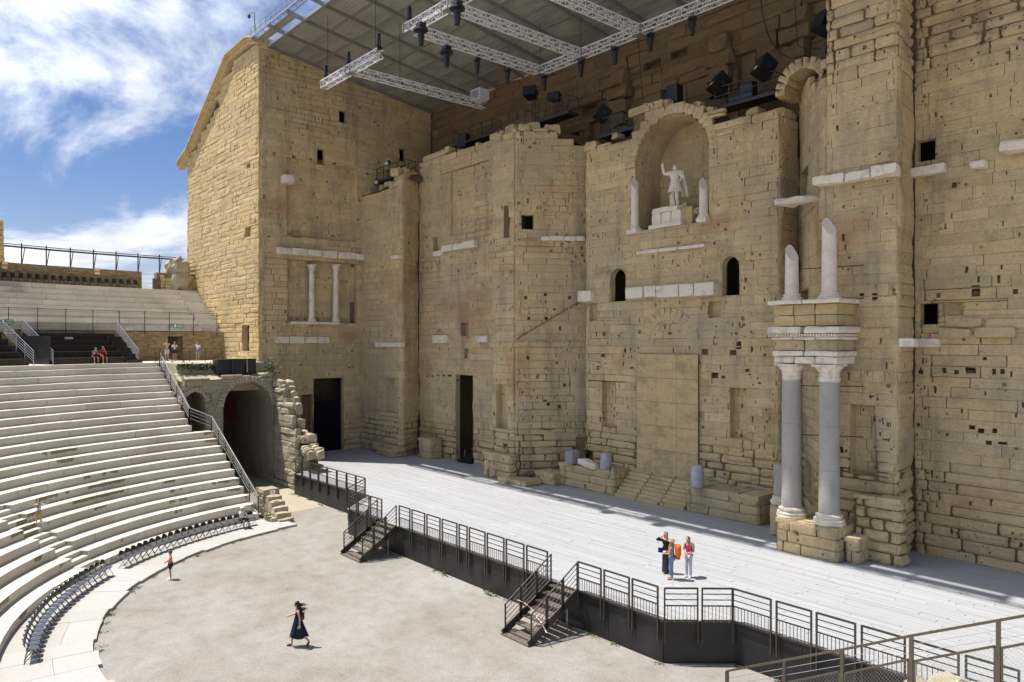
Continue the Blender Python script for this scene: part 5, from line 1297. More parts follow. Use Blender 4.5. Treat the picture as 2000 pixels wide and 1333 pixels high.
h=MB().ell(sj['hd']*k+Vector((.01,0,.01))*k,(.1*k,.085*k,.125*k)).ell(sj['hd']*k+Vector((.11,0,-.01))*k,(.02*k,.015*k,.03*k),6,5); obj('head',h.mesh('head',MA,smooth=True),st)
sk_=MB(); n=26; vs=[];fsx=[]
for i in range(6):
    q=i/5
    for a in range(n):
        A=2*math.pi*a/n; wv=1+.06*q*math.cos(A*13/2*2); vs.append(((.165+.10*q)*k*math.cos(A)*wv,(.19+.10*q)*k*math.sin(A)*wv,(1.05-.45*q)*k))
for i in range(5):
    for a in range(n): fsx.append((i*n+a,i*n+(a+1)%n,(i+1)*n+(a+1)%n,(i+1)*n+a))
sk_.add(vs,fsx); obj('tunic',sk_.mesh('tunic',MA),st)
ck=MB(); vs=[];fsx=[]; n=18; rr=12
for i in range(rr+1):
    q=i/rr
    for a in range(n+1):
        A=math.pi*(.42+1.0*a/n); w_=(.22+.17*q)*(1+.07*math.sin(a*2.1+q*2)); d_=.0
        vs.append(((w_*.75*math.cos(A)-.02)*k,(w_*1.05*math.sin(A)+.06+.08*q)*k,(1.46-1.0*q-.06*math.sin(A*1.0)*q)*k))
for i in range(rr):
    for a in range(n): fsx.append((i*(n+1)+a,i*(n+1)+a+1,(i+1)*(n+1)+a+1,(i+1)*(n+1)+a))
ck.add(vs,fsx); co=obj('cloak',ck.mesh('cloak',MA,smooth=False),st); so=co.modifiers.new('t','SOLIDIFY'); so.thickness=.05
su=MB().rock((-.12*k,-.13*k,.28*k),(.13*k,0,0),(0,.13*k,0),(0,0,.3*k),.08,.2,(2,2,3),5); obj('support_trunk',su.mesh('support_trunk',MA),st)
bs=MB().rock((0,0,-.02),(.32*k,0,0),(0,.32*k,0),(0,0,.06),.05,.1,(3,3,1),6); obj('statue_base',bs.mesh('statue_base',M['pale']),st)
# ---- broken stones on the podiums
def stone_stub(label,u,v,w,h,mat,kind='drum',z=3.03):
    p=at_z(u,v,z); t=thing('stone_fragment',label,'fragment',tuple(p))
    if kind=='drum': MB().lathe(p,[(w*.97,0),(w,.05),(w*.97,h*.7),(w*.8,h*.9),(w*.45,h)],16,.09).build('fragment',mat,t,True)
    elif kind=='block': MB().rock(p+Vector((0,0,h/2)),(w,0,0),(0,w,0),(0,0,h/2),.04,.08,(3,3,3),int(u)).build('fragment',mat,t)
    else: MB().rock(p+Vector((.2,0,h/2)),(w,w*.15,-.15),(-.1,.4,0),(0,0,h/2),.1,.18,(5,3,2),int(u)).build('fragment',mat,t)
stone_stub('speckled grey carved block on the left podium',1118,906,.38,.95,marble('grey_speckled_marble',(.30,.30,.31),.8),'block')
stone_stub('white broken marble slab lying on the left podium',1146,911,.75,.42,MA,'slab')
GP=plain('blue_grey_marble',(.42,.42,.46),.7,0,.2,3)
stone_stub('round-topped pale grey stump at the right end of left podium',1183,915,.36,1.05,GP)
stone_stub('round-topped grey stump on the right podium beside the steps',1362,950,.38,1.25,GP)
# ---- large blocked door panel
s0,z1=FR.px(1247,690); s1,_=FR.px(1366,690); z0=3.05
def panelm():
    k=NT('mottled_scenery_panel'); p=k.pos(); a=k.noise(p,.8,6,.7,0,(1,1,1.8)); b=k.noise(p,5,5,.65)
    c=k.ramp(a,[(.28,(.30,.235,.13)),(.5,(.52,.395,.205)),(.72,(.62,.475,.25))])
    sp=k.n('SeparateXYZ'); k.l(p,sp.inputs[0]); cx=k.n('CombineXYZ'); k.l(sp.outputs[0],cx.inputs[0]); k.l(sp.outputs[2],cx.inputs[1])
    br=k.n('TexBrick'); br.inputs['Scale'].default_value=1; br.inputs['Brick Width'].default_value=1.1; br.inputs['Row Height'].default_value=.5; br.inputs['Mortar Size'].default_value=.02; br.inputs['Mortar Smooth'].default_value=1; k.l(cx.outputs[0],br.inputs['Vector'])
    c=k.mix(k.math('MULTIPLY',br.outputs['Fac'],.4),c,(.26,.20,.11))
    return k.done(k.mix(.5,c,k.ramp(b,[(.3,(.75,.75,.75)),(.7,(1.12,1.12,1.12))]),'MULTIPLY'),.9)
pmt=panelm(); t=thing('door_panel','tall smooth mottled panel closing the central doorway above the steps','panel',tuple(FR.pt((s0+s1)/2,z0,.1)))
for i in range(3):
    for j in range(5):
        a=s0+(s1-s0)*i/3+.008; b=s0+(s1-s0)*(i+1)/3-.008; c=z0+(z1-z0)*j/5+.008; d=z0+(z1-z0)*(j+1)/5-.008
        MB().obox(FR.O+FR.T*((a+b)/2)+FR.N*.12+Vector((0,0,(c+d)/2)),FR.T*((b-a)/2),FR.N*.05,Vector((0,0,(d-c)/2))).build('panel_sheet',pmt,t)
MB().obox(FR.O+FR.T*((s0+s1)/2)+FR.N*.06+Vector((0,0,(z0+z1)/2)),FR.T*((s1-s0)/2),FR.N*.04,Vector((0,0,(z1-z0)/2))).build('panel_frame',M['mortar'],t)
# ---- doors, curtain, screens
S0,_=fb.px(617,780); S1,_=fb.px(671,780); zt=fb.px(645,782)[1]
tag(MB().obox(fb.O+fb.T*((S0+S1)/2)-fb.N*.6+Vector((0,0,(1.5+zt)/2)),fb.T*((S1-S0)/2-.02),fb.N*.05,Vector((0,0,(zt-1.5)/2))).build('black_screen',M['blackcloth']),'black cloth screen standing in the tower doorway','screen')
S0,_=fb.px(590,790); S1,_=fb.px(616,790)
tag(MB().obox(fb.O+fb.T*((S0+S1)/2)-fb.N*1.6+Vector((0,0,3.4)),fb.T*((S1-S0)/2),fb.N*.05,Vector((0,0,1.9))).build('black_screen',M['blackcloth']),'second black screen set back at the left of the tower doorway','screen')
S0,_=F_W2.px(909,740); S1,_=F_W2.px(923,740); cu=MB(); n=16; vs=[];fsx=[]; zt=F_W2.px(915,735)[1]
for i in range(n+1):
    q=i/n; p=F_W2.pt(S0+(S1-S0+.3)*q,0,-1.0+.08*math.sin(q*18)); vs+=[(p.x,p.y,2.0),(p.x,p.y,zt)]
for i in range(n): fsx.append((2*i,2*i+2,2*i+3,2*i+1))
cu.add(vs,fsx); c=tag(cu.build('door_curtain',M['curtain'],None,True),'tan curtain hanging in the tall side doorway','curtain'); c.modifiers.new('t','SOLIDIFY').thickness=.02
t=thing('black_steps','small black steps in the tall side doorway','steps',(-48.6,36.0,1.5)); p0=F_W2.px(898,890)[0]
for i in range(3):
    p=F_W2.pt(p0+.9,0,.35-.3*i); MB().box((p.x-.8,p.y,1.5),(p.x+.8,p.y+.3,1.5+.22*(i+1))).build('step',M['black'],t)
def stanch(label,u,v,yel):
    p=at_z(u,v,1.5); t=thing('barrier_post',label,'post',tuple(p)); MB().lathe(p,[(.16,0),(.16,.02),(.03,.04),(.03,.05)],14).build('base',M['black'] if yel else ST,t)
    for i in range(6): MB().tube(p+Vector((0,0,.05+.16*i)),p+Vector((0,0,.05+.16*(i+1)-.002)),.028).build('post_band',(cloth('yellow_band',(.7,.5,.02)) if i%2 else M['black']) if yel else ST,t)
stanch('yellow and black striped post left of the side doorway',886,893,True); stanch('yellow and black striped post right of the side doorway',922,899,True); stanch('plain steel barrier post in front of the side doorway',908,901,False)
stanch('plain steel barrier post left of the side doorway',882,896,False)
# ================================================================ trusses, lamps, loudspeakers
AL=M['alu']
def truss(label,p,q,w=.52):
    p=Vector(p);q=Vector(q); d=q-p; l=d.length; u=d/l; x=u.cross(Vector((0,0,1))).normalized(); z=Vector((0,0,1)); t=thing('lighting_truss',label,'truss',tuple(p),'white box trusses under the canopy')
    cs=[x*(sx*w/2)+z*(sz*w/2) for sx,sz in((-1,-1),(1,-1),(1,1),(-1,1))]
    for c in cs: MB().bar(p+c,q+c,.055).build('chord',AL,t)
    n=max(2,int(l/.55))
    for k in range(4):
        mb=MB(); a,b=cs[k],cs[(k+1)%4]
        for i in range(n):
            s0=p+u*(l*i/n); s1=p+u*(l*(i+1)/n)
            (mb.bar(s0+a,s1+b,.028) if i%2==0 else mb.bar(s0+b,s1+a,.028)); mb.bar(s0+a,s0+b,.026)
        mb.build('lattice',AL,t)
    return t
ZT=31.0
P_=lambda u,v,z=ZT:at_z(u,v,z)
truss('short front truss beside the tower, three lamps standing on it',(-51.7,25.9,30.8),(-43.4,25.9,30.8))
truss('long truss running back from the short front truss to the wall',(-47.4,26.2,30.8),(-47.4,38.2,30.8))
truss('front truss of the main rig parallel to the stage edge',(-39.3,25.5,ZT),(-22,25.5,ZT))
truss('left side truss of the main rig running back to the wall',(-39.1,25.8,ZT),(-39.1,36.6,ZT))
truss('middle truss of the main rig running back to the wall',(-35.0,25.8,ZT),(-35.0,36.6,ZT))
truss('rear truss of the main rig parallel to the wall',(-39.4,36.7,ZT),(-22,36.7,ZT))
truss('right truss of the main rig running back to the wall',(-29.9,25.8,ZT),(-29.9,36.6,ZT))
for i,(x,y,lab) in enumerate(((-39.1,25.5,'front left corner block of the main rig'),(-35.0,25.5,'front corner block of the main rig at middle truss'),(-39.1,36.7,'rear left corner block of the main rig'),(-35.0,36.7,'rear corner block of the main rig at middle truss'),(-29.9,36.7,'rear corner block of the main rig at right truss'),(-47.4,25.9,'joint block of the short front truss'))):
    z=ZT if x>-40 else 30.8; t=thing('truss_corner',lab,'truss joint',(x,y,z))
    for a in(-.31,.31):
        for b in(-.31,.31): MB().bar((x+a,y+b,z-.3),(x+a,y+b,z+.3),.06).build('corner_post',ST,t)
    for zz in(-.3,.3): MB().box((x-.31,y-.31,z+zz-.012),(x+.31,y+.31,z+zz+.012)).build('corner_plate',ST,t)
def hang(label,p,up=False,big=False):
    t=thing('moving_light',label,'stage light',tuple(p),'moving lamps on the trusses'); s=-1 if not up else 1; k=1.25 if big else 1.
    def zz(a): return p[2]+s*a*k
    x,y=p[0],p[1]
    lo,hi=sorted((zz(.0),zz(.16))); MB().box((x-.2*k,y-.17*k,lo),(x+.2*k,y+.17*k,hi)).build('base',M['black'],t)
    for a in(-1,1): MB().bar((x+a*.2*k,y,zz(.14)),(x+a*.2*k,y,zz(.62)),.07*k,.1*k).build('yoke_arm',M['black'],t)
    h=MB(); 
    a,b=(zz(.34),zz(1.05)); c=MB().tube((x,y,zz(.26)),(x,y,zz(.78)),.16*k,.15*k,14).tube((x,y,zz(.78)),(x,y,zz(1.08)),.15*k,.12*k,14); c.build('lamp_head',M['black'],t,False)
    if big: MB().lathe((x,y,zz(.3)-.1),[(.2*k,0),(.36*k,.02),(.34*k,.16),(.2*k,.22)],18).build('rain_hood',M['black'],t)
    MB().tube((x,y,zz(1.08)),(x,y,zz(1.1)),.10*k,.10*k,14).build('lens',M['chairframe'],t)
    MB().bar((x,y,zz(0)),(x,y,zz(-.2)),.05).build('clamp',ST,t)
zl=ZT-.45
for u,v,lab,big in((822,45,'hooded stage light at the front left corner of main rig',True),(872,90,'hooded stage light on the left side truss, nearest the front',True),(932,113,'stage light in the middle of the left side truss',False),(991,135,'stage light near the wall on the left side truss',False),(893,2,'hooded stage light at top beside the middle truss',True),
   (1063,142,'stage light left on the rear truss',False),(1135,114,'second stage light from left on the rear truss',False),(1201,88,'third stage light from left on the rear truss',False),(1270,60,'fourth stage light from left on the rear truss',False),(1352,15,'rightmost stage light on the rear truss',False)):
    y=36.7 if u>1050 else None
    p=at_y(u,v,36.7) if y else (at_z(u,v,zl)); p=Vector((p.x,p.y,zl)); hang(lab,p,False,big)
for x,y,z,lab in((-51.3,25.9,31.1,'stage light standing on the left end of the short front truss'),(-47.8,25.9,31.1,'stage light standing at the middle of short front truss'),(-43.6,25.9,31.1,'stage light standing on the right end of short front truss'),(-39.2,25.5,31.3,'stage light standing on the front left corner of main rig')): hang(lab,Vector((x,y,z)),True)
t=thing('winch_box','white box mounted at the wall end of the long left truss','box',(-47.4,37.9,31.1)); MB().box((-48.0,37.2,31.1),(-46.8,38.2,31.95)).build('box_body',AL,t); MB().box((-47.9,37.17,31.2),(-46.9,37.21,31.85)).build('box_cover',ST,t)
def cable(label,pts,r=.018,name='hanging_cable'):
    mb=MB()
    for a,b in zip(pts,pts[1:]): mb.tube(a,b,r,r,5,False)
    tag(mb.build(name,M['black']),label,'cable')
cable('thin cable holding the left end of the short front truss',[(-51.0,25.9,31.0),(-51.0,25.9,35.9)])
cable('thin cable holding the right end of the short front truss',[(-44,25.9,31.0),(-44,25.9,35.9)])
cable('thin cable holding the wall end of the long left truss',[(-47.4,37.5,31.2),(-47.4,37.5,34.4)])
cable('thin cable at the middle of the long left truss',[(-47.4,30,31.2),(-47.4,30,35.3)])
cable('thin cable above the rear left corner of main rig',[(-39.1,36.7,31.2),(-39.1,36.7,34.5)])
cable('thin cable above the rear middle corner of main rig',[(-35,36.7,31.2),(-35,36.7,34.5)])
cable('long thin cable hanging before the dark rear wall',[tuple(at_y(1244,50,40.8)),tuple(at_y(1258,225,40.0))],.022)
cv=[at_y(u,v,38.5) for u,v in((1484,-20),(1490,30),(1503,75),(1525,105),(1545,113))]; cable('drooping black cable left of the small vault',[tuple(p) for p in cv],.035)
cv=[at_y(u,v,38.0) for u,v in((1551,-20),(1556,60),(1558,88),(1575,95),(1604,94))]; cable('pale drooping cable beside the right pier top',[tuple(p) for p in cv],.025)
def speaker(label,u,v,y,sz,yaw,pitch,mast=True,zb_=None,badge=False):
    c=at_y(u,v,y); t=thing('loudspeaker',label,'loudspeaker',tuple(c),'loudspeakers along the wall top'); 
    R3=Matrix.Rotation(yaw,3,'Z')@Matrix.Rotation(pitch,3,'X'); ax,ay,az=R3@Vector((sz[0]/2,0,0)),R3@Vector((0,sz[1]/2,0)),R3@Vector((0,0,sz[2]/2))
    mb=MB(); P=[c-ax-ay-az,c+ax-ay-az,c+ax*.7+ay-az,c-ax*.7+ay-az,c-ax-ay+az,c+ax-ay+az,c+ax*.7+ay+az,c-ax*.7+ay+az]; mb.add([tuple(q) for q in P],MB.BF); mb.build('cabinet',M['black'],t)
    MB().obox(c-ay*1.015,ax*.92,ay*.02,az*.92).build('grille',plain('grille',(.02,.02,.02),.8) if False else M['fascia'],t)
    MB().obox(c+ax*.98,ax*.05,ay*.25,az*.2).build('handle',M['chairframe'],t)
    if badge: MB().obox(c-ay*1.04-az*.55,ax*.3,ay*.02,az*.16).build('white_badge',AL,t)  # plain white aluminium badge plate
    if mast:
        for dx in(-.16,.16):
            for dy in(-.16,.16): MB().tube((c.x+dx,c.y+.45+dy,zb_),(c.x+dx,c.y+.45+dy,c.z+.1),.028,.028,6).build('mast_tube',M['railpaint'],t)
        mb=MB(); n=int((c.z-zb_)/.3)
        for i in range(n):
            z=zb_+(c.z-zb_)*i/n; mb.bar((c.x-.16,c.y+.29,z),(c.x+.16,c.y+.29,z+.3),.016).bar((c.x+.16,c.y+.29,z),(c.x+.16,c.y+.61,z+.3),.016)
        mb.build('mast_lattice',M['railpaint'],t)
def platform(label,x0,x1,y0,y1,z,posts=4):
    t=thing('lighting_platform',label,'platform',((x0+x1)/2,y0,z)); MB().box((x0,y0,z),(x1,y1,z+.2)).build('deck',M['fascia'] if False else plain('dark_steel',(.035,.035,.038),.5) if 'dsteel' not in M else M['dsteel'],t)
    for y in(y0+.03,y1-.03):
        for i in range(posts+1): MB().bar((x0+.03+(x1-x0-.06)*i/posts,y,z+.3),(x0+.03+(x1-x0-.06)*i/posts,y,z+1.35),.045).build('post',M['railpaint'],t)
        for h in(.8,1.33): MB().bar((x0,y,z+h),(x1,y,z+h),.04).build('rail',M['railpaint'],t)
    for x in(x0+.03,x1-.03): MB().bar((x,y0,z+1.33),(x,y1,z+1.33),.04).build('rail',M['railpaint'],t)
M['dsteel']=plain('dark_steel',(.035,.035,.038),.5)
def plat_px(label,u0,u1,v,y,dep=1.1):
    a=at_y(u0,v,y); b=at_y(u1,v,y); platform(label,a.x,b.x,y,y+dep,a.z); return a.z
z=plat_px('dark steel platform on top of the broad pier with two loudspeakers',1024,1110,248,38.2)
speaker('wide loudspeaker facing left on the broad pier platform',1037,181,38.5,(1.05,.9,.75),.5,-.25,True,z+.3); speaker('smaller loudspeaker right on the broad pier platform',1084,189,38.6,(1.0,.7,.55),.3,-.1,True,z+.3)
z=plat_px('dark steel platform left of the statue niche arch',1168,1250,270,38.6); speaker('tilted loudspeaker left of the statue niche arch',1177,222,38.9,(.8,.9,1.0),-.5,-.6,True,z+.3)
z=plat_px('dark steel platform right of the statue niche arch',1395,1512,215,38.6); speaker('tilted loudspeaker right of the statue niche arch',1406,165,38.9,(.9,.95,1.15),-.5,-.6,True,z+.3,True); speaker('tilted loudspeaker beside the small vault',1494,132,38.7,(.85,.95,1.2),-.5,-.55,True,z+.3,True)
for u,lab in((1463,'rack of dark amplifiers on platform right of the niche arch'),(1440,'low black case on platform right of the niche arch')):
    p=at_y(u,195,39.2); t=thing('amplifier_rack',lab,'rack',(p.x,p.y,z+.3)); h=.95 if u==1463 else .5
    MB().box((p.x-.4,p.y-.3,z+.31),(p.x+.4,p.y+.3,z+.3+h)).build('case',M['black'],t)
    for i in range(3 if h>.6 else 1): MB().box((p.x-.36,p.y-.33,z+.4+.27*i),(p.x+.36,p.y-.305,z+.58+.27*i)).build('unit',M['chairframe'],t)
t=thing('speaker_cage','black line speaker in a steel cage above the niche arch','loudspeaker',tuple(at_y(1316,200,38.6))); c=at_y(1316,182,38.6)
MB().box((c.x-.42,c.y-.3,c.z-.6),(c.x+.42,c.y+.4,c.z+.5)).build('cabinet',M['black'],t)
for a in(-.62,.62):
    for b in(-.5,.6): MB().bar((c.x+a,c.y+b,c.z-.9),(c.x+a*.85,c.y+b,c.z+.7),.045).build('cage_post',M['railpaint'],t)
for zq in(-.9,.7): MB().bar((c.x-.55,c.y-.5,c.z+zq),(c.x+.55,c.y-.5,c.z+zq),.045).build('cage_rail',M['railpaint'],t)
z=plat_px('dark steel platform on the recessed wall top',885,960,287,38.5); speaker('box loudspeaker at left of the recessed wall platform',907,275,38.8,(1.0,.8,1.2),.2,0,False)
z=plat_px('dark steel platform with floodlights at the tower corner',735,790,357,35.2,1.2)
for u,v,lab in((757,318,'upper grey floodlight at the tower corner'),(781,329,'white floodlight at the tower corner'),(737,355,'low floodlight at the left end of corner platform')):
    p=at_y(u,v,35.3); t=thing('floodlight',lab,'lamp',tuple(p)); MB().obox(p,Vector((.32,0,0)),Vector((0,.12,.05)),Vector((0,-.06,.17))).build('housing',M['chairframe'],t); MB().obox(p-Vector((0,.13,.04)),Vector((.26,0,0)),Vector((0,.01,0)),Vector((0,-.04,.12))).build('glass',AL,t); MB().tube(p+Vector((0,.1,-.9)),p+Vector((0,.1,0)),.03).build('stem',M['railpaint'],t)
speaker('loudspeaker and dark gear at top beside the right pier',1612,45,37.6,(.9,.9,1.0),-.4,-.4,True,25.0)
# camera mast on the tower roof
p=Vector((-60.3,24.0,37.2)); t=thing('camera_mast','small security camera on a mast at the tower roof edge','camera',tuple(p)); MB().tube(p,p+Vector((0,0,1.5)),.05).build('mast',ST,t); MB().bar(p+Vector((0,0,1.45)),p+Vector((-.3,-.3,1.45)),.05).build('arm',ST,t); MB().ell(p+Vector((-.33,-.33,1.2)),(.13,.13,.2)).build('camera_dome',M['chairframe'],t)
# ================================================================ chairs
def folding_chair():
    t=thing('folding_chair','x','chair',(0,0,0),'black folding chairs round the orchestra'); BC,CF=M['blackchair'],M['chairframe']
    s=MB(); n=18; vs=[]
    for z in(.435,.46):
        for i in range(n):
            a=2*math.pi*i/n; c,sn=math.cos(a),math.sin(a); ex=.5; vs.append((.19*math.copysign(abs(c)**ex,c)+.01,.2*math.copysign(abs(sn)**ex,sn),z-(.02 if c<-.5 else 0)))
    s.add(vs,[tuple(range(n-1,-1,-1)),tuple(range(n,2*n))]+[(i,(i+1)%n,n+(i+1)%n,n+i) for i in range(n)]); obj('seat',s.mesh('seat',M['chairseat']),t)
    b=MB(); vs=[];m=12
    for d in(0,.025):
        for i in range(m+1):
            a=math.pi*i/m; y=.2*math.cos(a); z=.60+.22*math.sin(a)**.7; vs.append((-.25-.03*math.sin(a)-d+.05*abs(y)/.2,y,z))
    q=m+1; b.add(vs,[tuple(range(q)),tuple(range(2*q-1,q-1,-1))]+[(i,q+i,q+(i+1)%q,(i+1)%q) for i in range(q)]); obj('backrest',b.mesh('backrest',BC),t)
    for y in(-.2,.2):
        obj('leg',MB().tube((.22,y,0),(-.27,y,.72),.012,.012,6).mesh('leg',CF),t); obj('leg',MB().tube((-.24,y,0),(.14,y,.44),.012,.012,6).mesh('leg',CF),t)
    for x,z in((.2,.03),(-.22,.05)): obj('stretcher',MB().tube((x,-.2,z),(x,.2,z),.011,.011,6).mesh('stretcher',CF),t)
    return t
proto=folding_chair(); used=[False]
def chair_at(r,a,z,label):
    o=proto if not used[0] else copy_tree(proto); used[0]=True; p=polar(r,a,z); o.location=p; o.rotation_euler=(0,0,math.atan2(CY-p.y,CX-p.x)+random.Random(int(a*100)).uniform(-.05,.05)); o['label']=label
for i in range(21): chair_at(16.95,222.6-1.53*i,.13,'%s black folding chair from the diagonal aisle, in the row toward the arch'%ORD[i])
for i in range(22): chair_at(16.95,227.6+1.55*i,.13,'%s black folding chair from the diagonal aisle, in the row toward the bottom left corner'%ORD[i])
# row of black bucket seats along the top wall
def bucket():
    t=thing('bucket_seat','x','chair',(0,0,0),'black bucket seats along the top wall'); obj('shell',MB().rock((0,0,.42),(.22,0,0),(0,.21,0),(0,0,.035),.01,.15,(2,2,1),1).mesh('shell',M['blackchair']),t)
    obj('backrest',MB().rock((-.2,0,.66),(.035,0,0),(0,.21,0),(0,0,.22),.01,.2,(1,2,2),2).mesh('backrest',M['blackchair']),t); obj('leg',MB().bar((0,0,0),(0,0,.4),.05).mesh('leg',ST),t); return t
bp=bucket(); aa=ang(at_r(266,560,47.95)); i=0; dA=math.degrees(.62/47.95)
while i<25:
    o=bp if i==0 else copy_tree(bp); p=polar(47.95,aa+dA*i,16.24); o.location=p; o.rotation_euler=(0,0,math.atan2(CY-p.y,CX-p.x)); o['label']='%s black bucket seat along the top wall, counted from the gap'%ORD[i]; i+=1
# ================================================================ railings of the seating
def arc_rail(label,r,a0,a1,z,step,h=1.1,mat=None,rails=(.25,.7,1.08),drop=0.,name='gallery_railing',w=.05):
    t=thing(name,label,'railing',tuple(polar(r,(a0+a1)/2,z))); mat=mat or RP; n=max(1,round(R_(a1-a0)*r/step))
    for i in range(n+1):
        p=polar(r,a0+(a1-a0)*i/n,z); MB().bar(p-Vector((0,0,drop)),p+Vector((0,0,h)),w).build('post',mat,t)
    for k in rails:
        mb=MB()
        for i in range(n): mb.bar(polar(r,a0+(a1-a0)*i/n,z+k),polar(r,a0+(a1-a0)*(i+1)/n,z+k),.035 if k==rails[-1] else .02)
        mb.build('rail',mat,t)
    return t
arc_rail('dark post railing along the foot of the upper tiers',40.6,176.2,222,12.72,2.05,1.15,rails=(.05,.6,1.1),drop=.9)
t=thing('gallery_railing','dark railing with wire mesh along the gallery edge above the arch','railing',(-58,20,ZG))
gpts=[Vector((-61.6,16.75,ZG)),Vector((-57.9,17.2,ZG)),Vector((-57.9,23.8,ZG))]
gpts=[at_z(u,v,ZG) for u,v in((303,707),(312,708),(336,708),(370,706),(401,705),(432,704),(462,703),(478,703))]
for p in gpts: MB().bar(p,p+Vector((0,0,1.1)),.05).build('post',RP,t)
for a,b in zip(gpts,gpts[1:]):
    for h in(.08,.55,.85,1.08): MB().bar(a+Vector((0,0,h)),b+Vector((0,0,h)),.035 if h>1 else .018).build('rail',RP,t)
z5=row(11)[1]
def stair_rail(label,pts,hh=1.02,mat=RP,fr=(.3,.55,.78,1.0),wt=.075):
    t=thing('stair_railing',label,'railing',tuple(pts[0]))
    for a,b in zip(pts,pts[1:]):
        a=Vector(a);b=Vector(b); n=max(1,round((b-a).length/1.55))
        for i in range(n+1):
            c=a.lerp(b,i/n); MB().bar(c-Vector((0,0,.3)),c+Vector((0,0,hh)),.06).build('post',mat,t)
        for k in fr: MB().bar(a+Vector((0,0,hh*k)),b+Vector((0,0,hh*k)),wt if k==1 else .03).build('rail',M['steel'],t)
    return t
e0=polar(row(0)[0],end_angle(0),row(0)[1]); e10=polar(row(10)[0]+.5,end_angle(10),row(10)[1]); e11=polar(row(11)[0]+.6,end_angle(11),row(11)[1]+.2); e20=polar(row(20)[0]+.6,end_angle(20),row(20)[1]+.1)
stair_rail('long sloping railing down the end of the seating tiers',[e0+Vector((-.2,.05,0)),e10+Vector((0,.05,0)),e11+Vector((0,.1,0)),e20+Vector((0,.1,0))])
# foreground railing at the bottom right
RN=M['rail_near']
fp=[at_y(u,v,17.5) for u,v in((1420,1310),(1532,1289),(1645,1268),(1780,1241),(1950,1211),(2120,1181))]
t=thing('foreground_railing','bronze-grey sloping foreground railing at the bottom right corner','railing',tuple(fp[0]-Vector((0,0,1.2))))
for p in fp: MB().bar(p-Vector((0,0,1.5)),p,.075,.075).build('post',RN,t)
for a,b in zip(fp,fp[1:]):
    MB().bar(a,b,.06,.05).build('top_rail',RN,t)
    for h in(.2,.38): MB().tube(a-Vector((0,0,h)),b-Vector((0,0,h)),.007,.007,5,False).build('wire',ST,t)
    A=a-Vector((-.06,.0,.55)); B=b-Vector((.06,.0,.55)); MB().bar(A,B,.045).build('mesh_frame',RN,t); MB().bar(A-Vector((0,0,.9)),A,.045).build('mesh_frame',RN,t); MB().bar(B-Vector((0,0,.9)),B,.045).build('mesh_frame',RN,t)
    mb=MB(); n=int((B-A).length/.09)
    for i in range(n+10):
        for s in(1,-1):
            x0=A.lerp(B,i/n) if s==1 else A.lerp(B,(i-9)/n); p0=x0; p1=A.lerp(B,(i-9)/n)-Vector((0,0,.9)) if s==1 else A.lerp(B,i/n)-Vector((0,0,.9))
            t0,t1=(i/n,(i-9)/n) if s==1 else ((i-9)/n,i/n)
            lo_,hi_=0.,1.
            f0=0.;f1=1.
            d_=t1-t0
            for lim,sg in((0,1),(1,-1)):
                v0=(t0-lim)*sg; v1=(t1-lim)*sg
                if v0<0 and v1<0: f0=2
                elif v0<0: f0=max(f0,v0/(v0-v1))
                elif v1<0: f1=min(f1,v0/(v0-v1))
            if f0<f1: mb.bar(p0.lerp(p1,f0),p0.lerp(p1,f1),.0032)
    mb.build('wire_mesh',ST,t,kind='stuff')
for i,(u,v,s) in enumerate(((1815,1358,.45),(1870,1352,.5),(1925,1365,.4))):
    p=at_y(u,v,18.6); t=thing('boulder','pale rock %s behind the foreground railing'%('left','topmost','right')[i],'rock',tuple(p)); MB().rock(p,(s,0,0),(0,s*.8,0),(0,0,s*.7),.2,.35,(4,4,4),700+i).build('rock_body',M['pale'],t)
# skyline gantry rail on the top wall
t=thing('skyline_gantry','thin steel gantry rail on raking posts against the sky','gantry',tuple(polar(49.2,190,18))); a0g,a1g=ang(at_r(352,500,49.2)),ang(at_r(-60,500,49.2)); n=9
for i in range(n+1):
    a=a0g+(a1g-a0g)*i/n; MB().bar(polar(49.2,a,17.5),polar(49.2,a,19.75),.09).build('post',M['chairframe'],t); MB().bar(polar(49.2,a,17.7),polar(48.5,a,19.35),.06).build('strut',M['chairframe'],t)
for z,rr in((19.35,49.2),(19.35,48.5),(19.5,48.5)):
    mb=MB()
    for i in range(n): mb.bar(polar(rr,a0g+(a1g-a0g)*i/n,z),polar(rr,a0g+(a1g-a0g)*(i+1)/n,z),.07)
    mb.build('beam',M['chairframe'],t)
g0,g1=ga
arc_rail('light rail closing the gap in the top wall',48.9,g0,g1,16.3,1.2,1.5,ST,(.2,.6,1.0,1.45),0,'gap_rail',.04)
# black wrapped boxes above the arch
for i,(u0,u1) in enumerate(((424,450),(451,478),(480,500))):
    a=at_x(u0,731,-57.4); b=at_x(u1,731,-57.4); z=8.75
    t=thing('wrapped_crate','%s black wrapped crate above the arch'%('left','middle','right')[i],'crate',((a.x+b.x)/2,(a.y+b.y)/2,z)); MB().rock((-57.9,(a.y+b.y)/2,z+.6),(.55,0,0),(0,(b.y-a.y)/2,0),(0,0,.58),.03,.03,(2,3,3),800+i).build('crate_wrap',M['fascia'],t)
    MB().box((-57.36,a.y+.05,z+.1),(-57.33,a.y+.13,z+1.1)).build('strap',ST if i==2 else M['dsteel'],t)
t=MB(); a=at_x(455,775,-62.5); t.obox(a-Vector((0,.2,1.0)),Vector((0,.45,0)),Vector((.03,0,0)),Vector((0,0,1.0))); tag(t.build('red_banner',M['red']),'dark red cloth hanging inside the arched passage','banner')
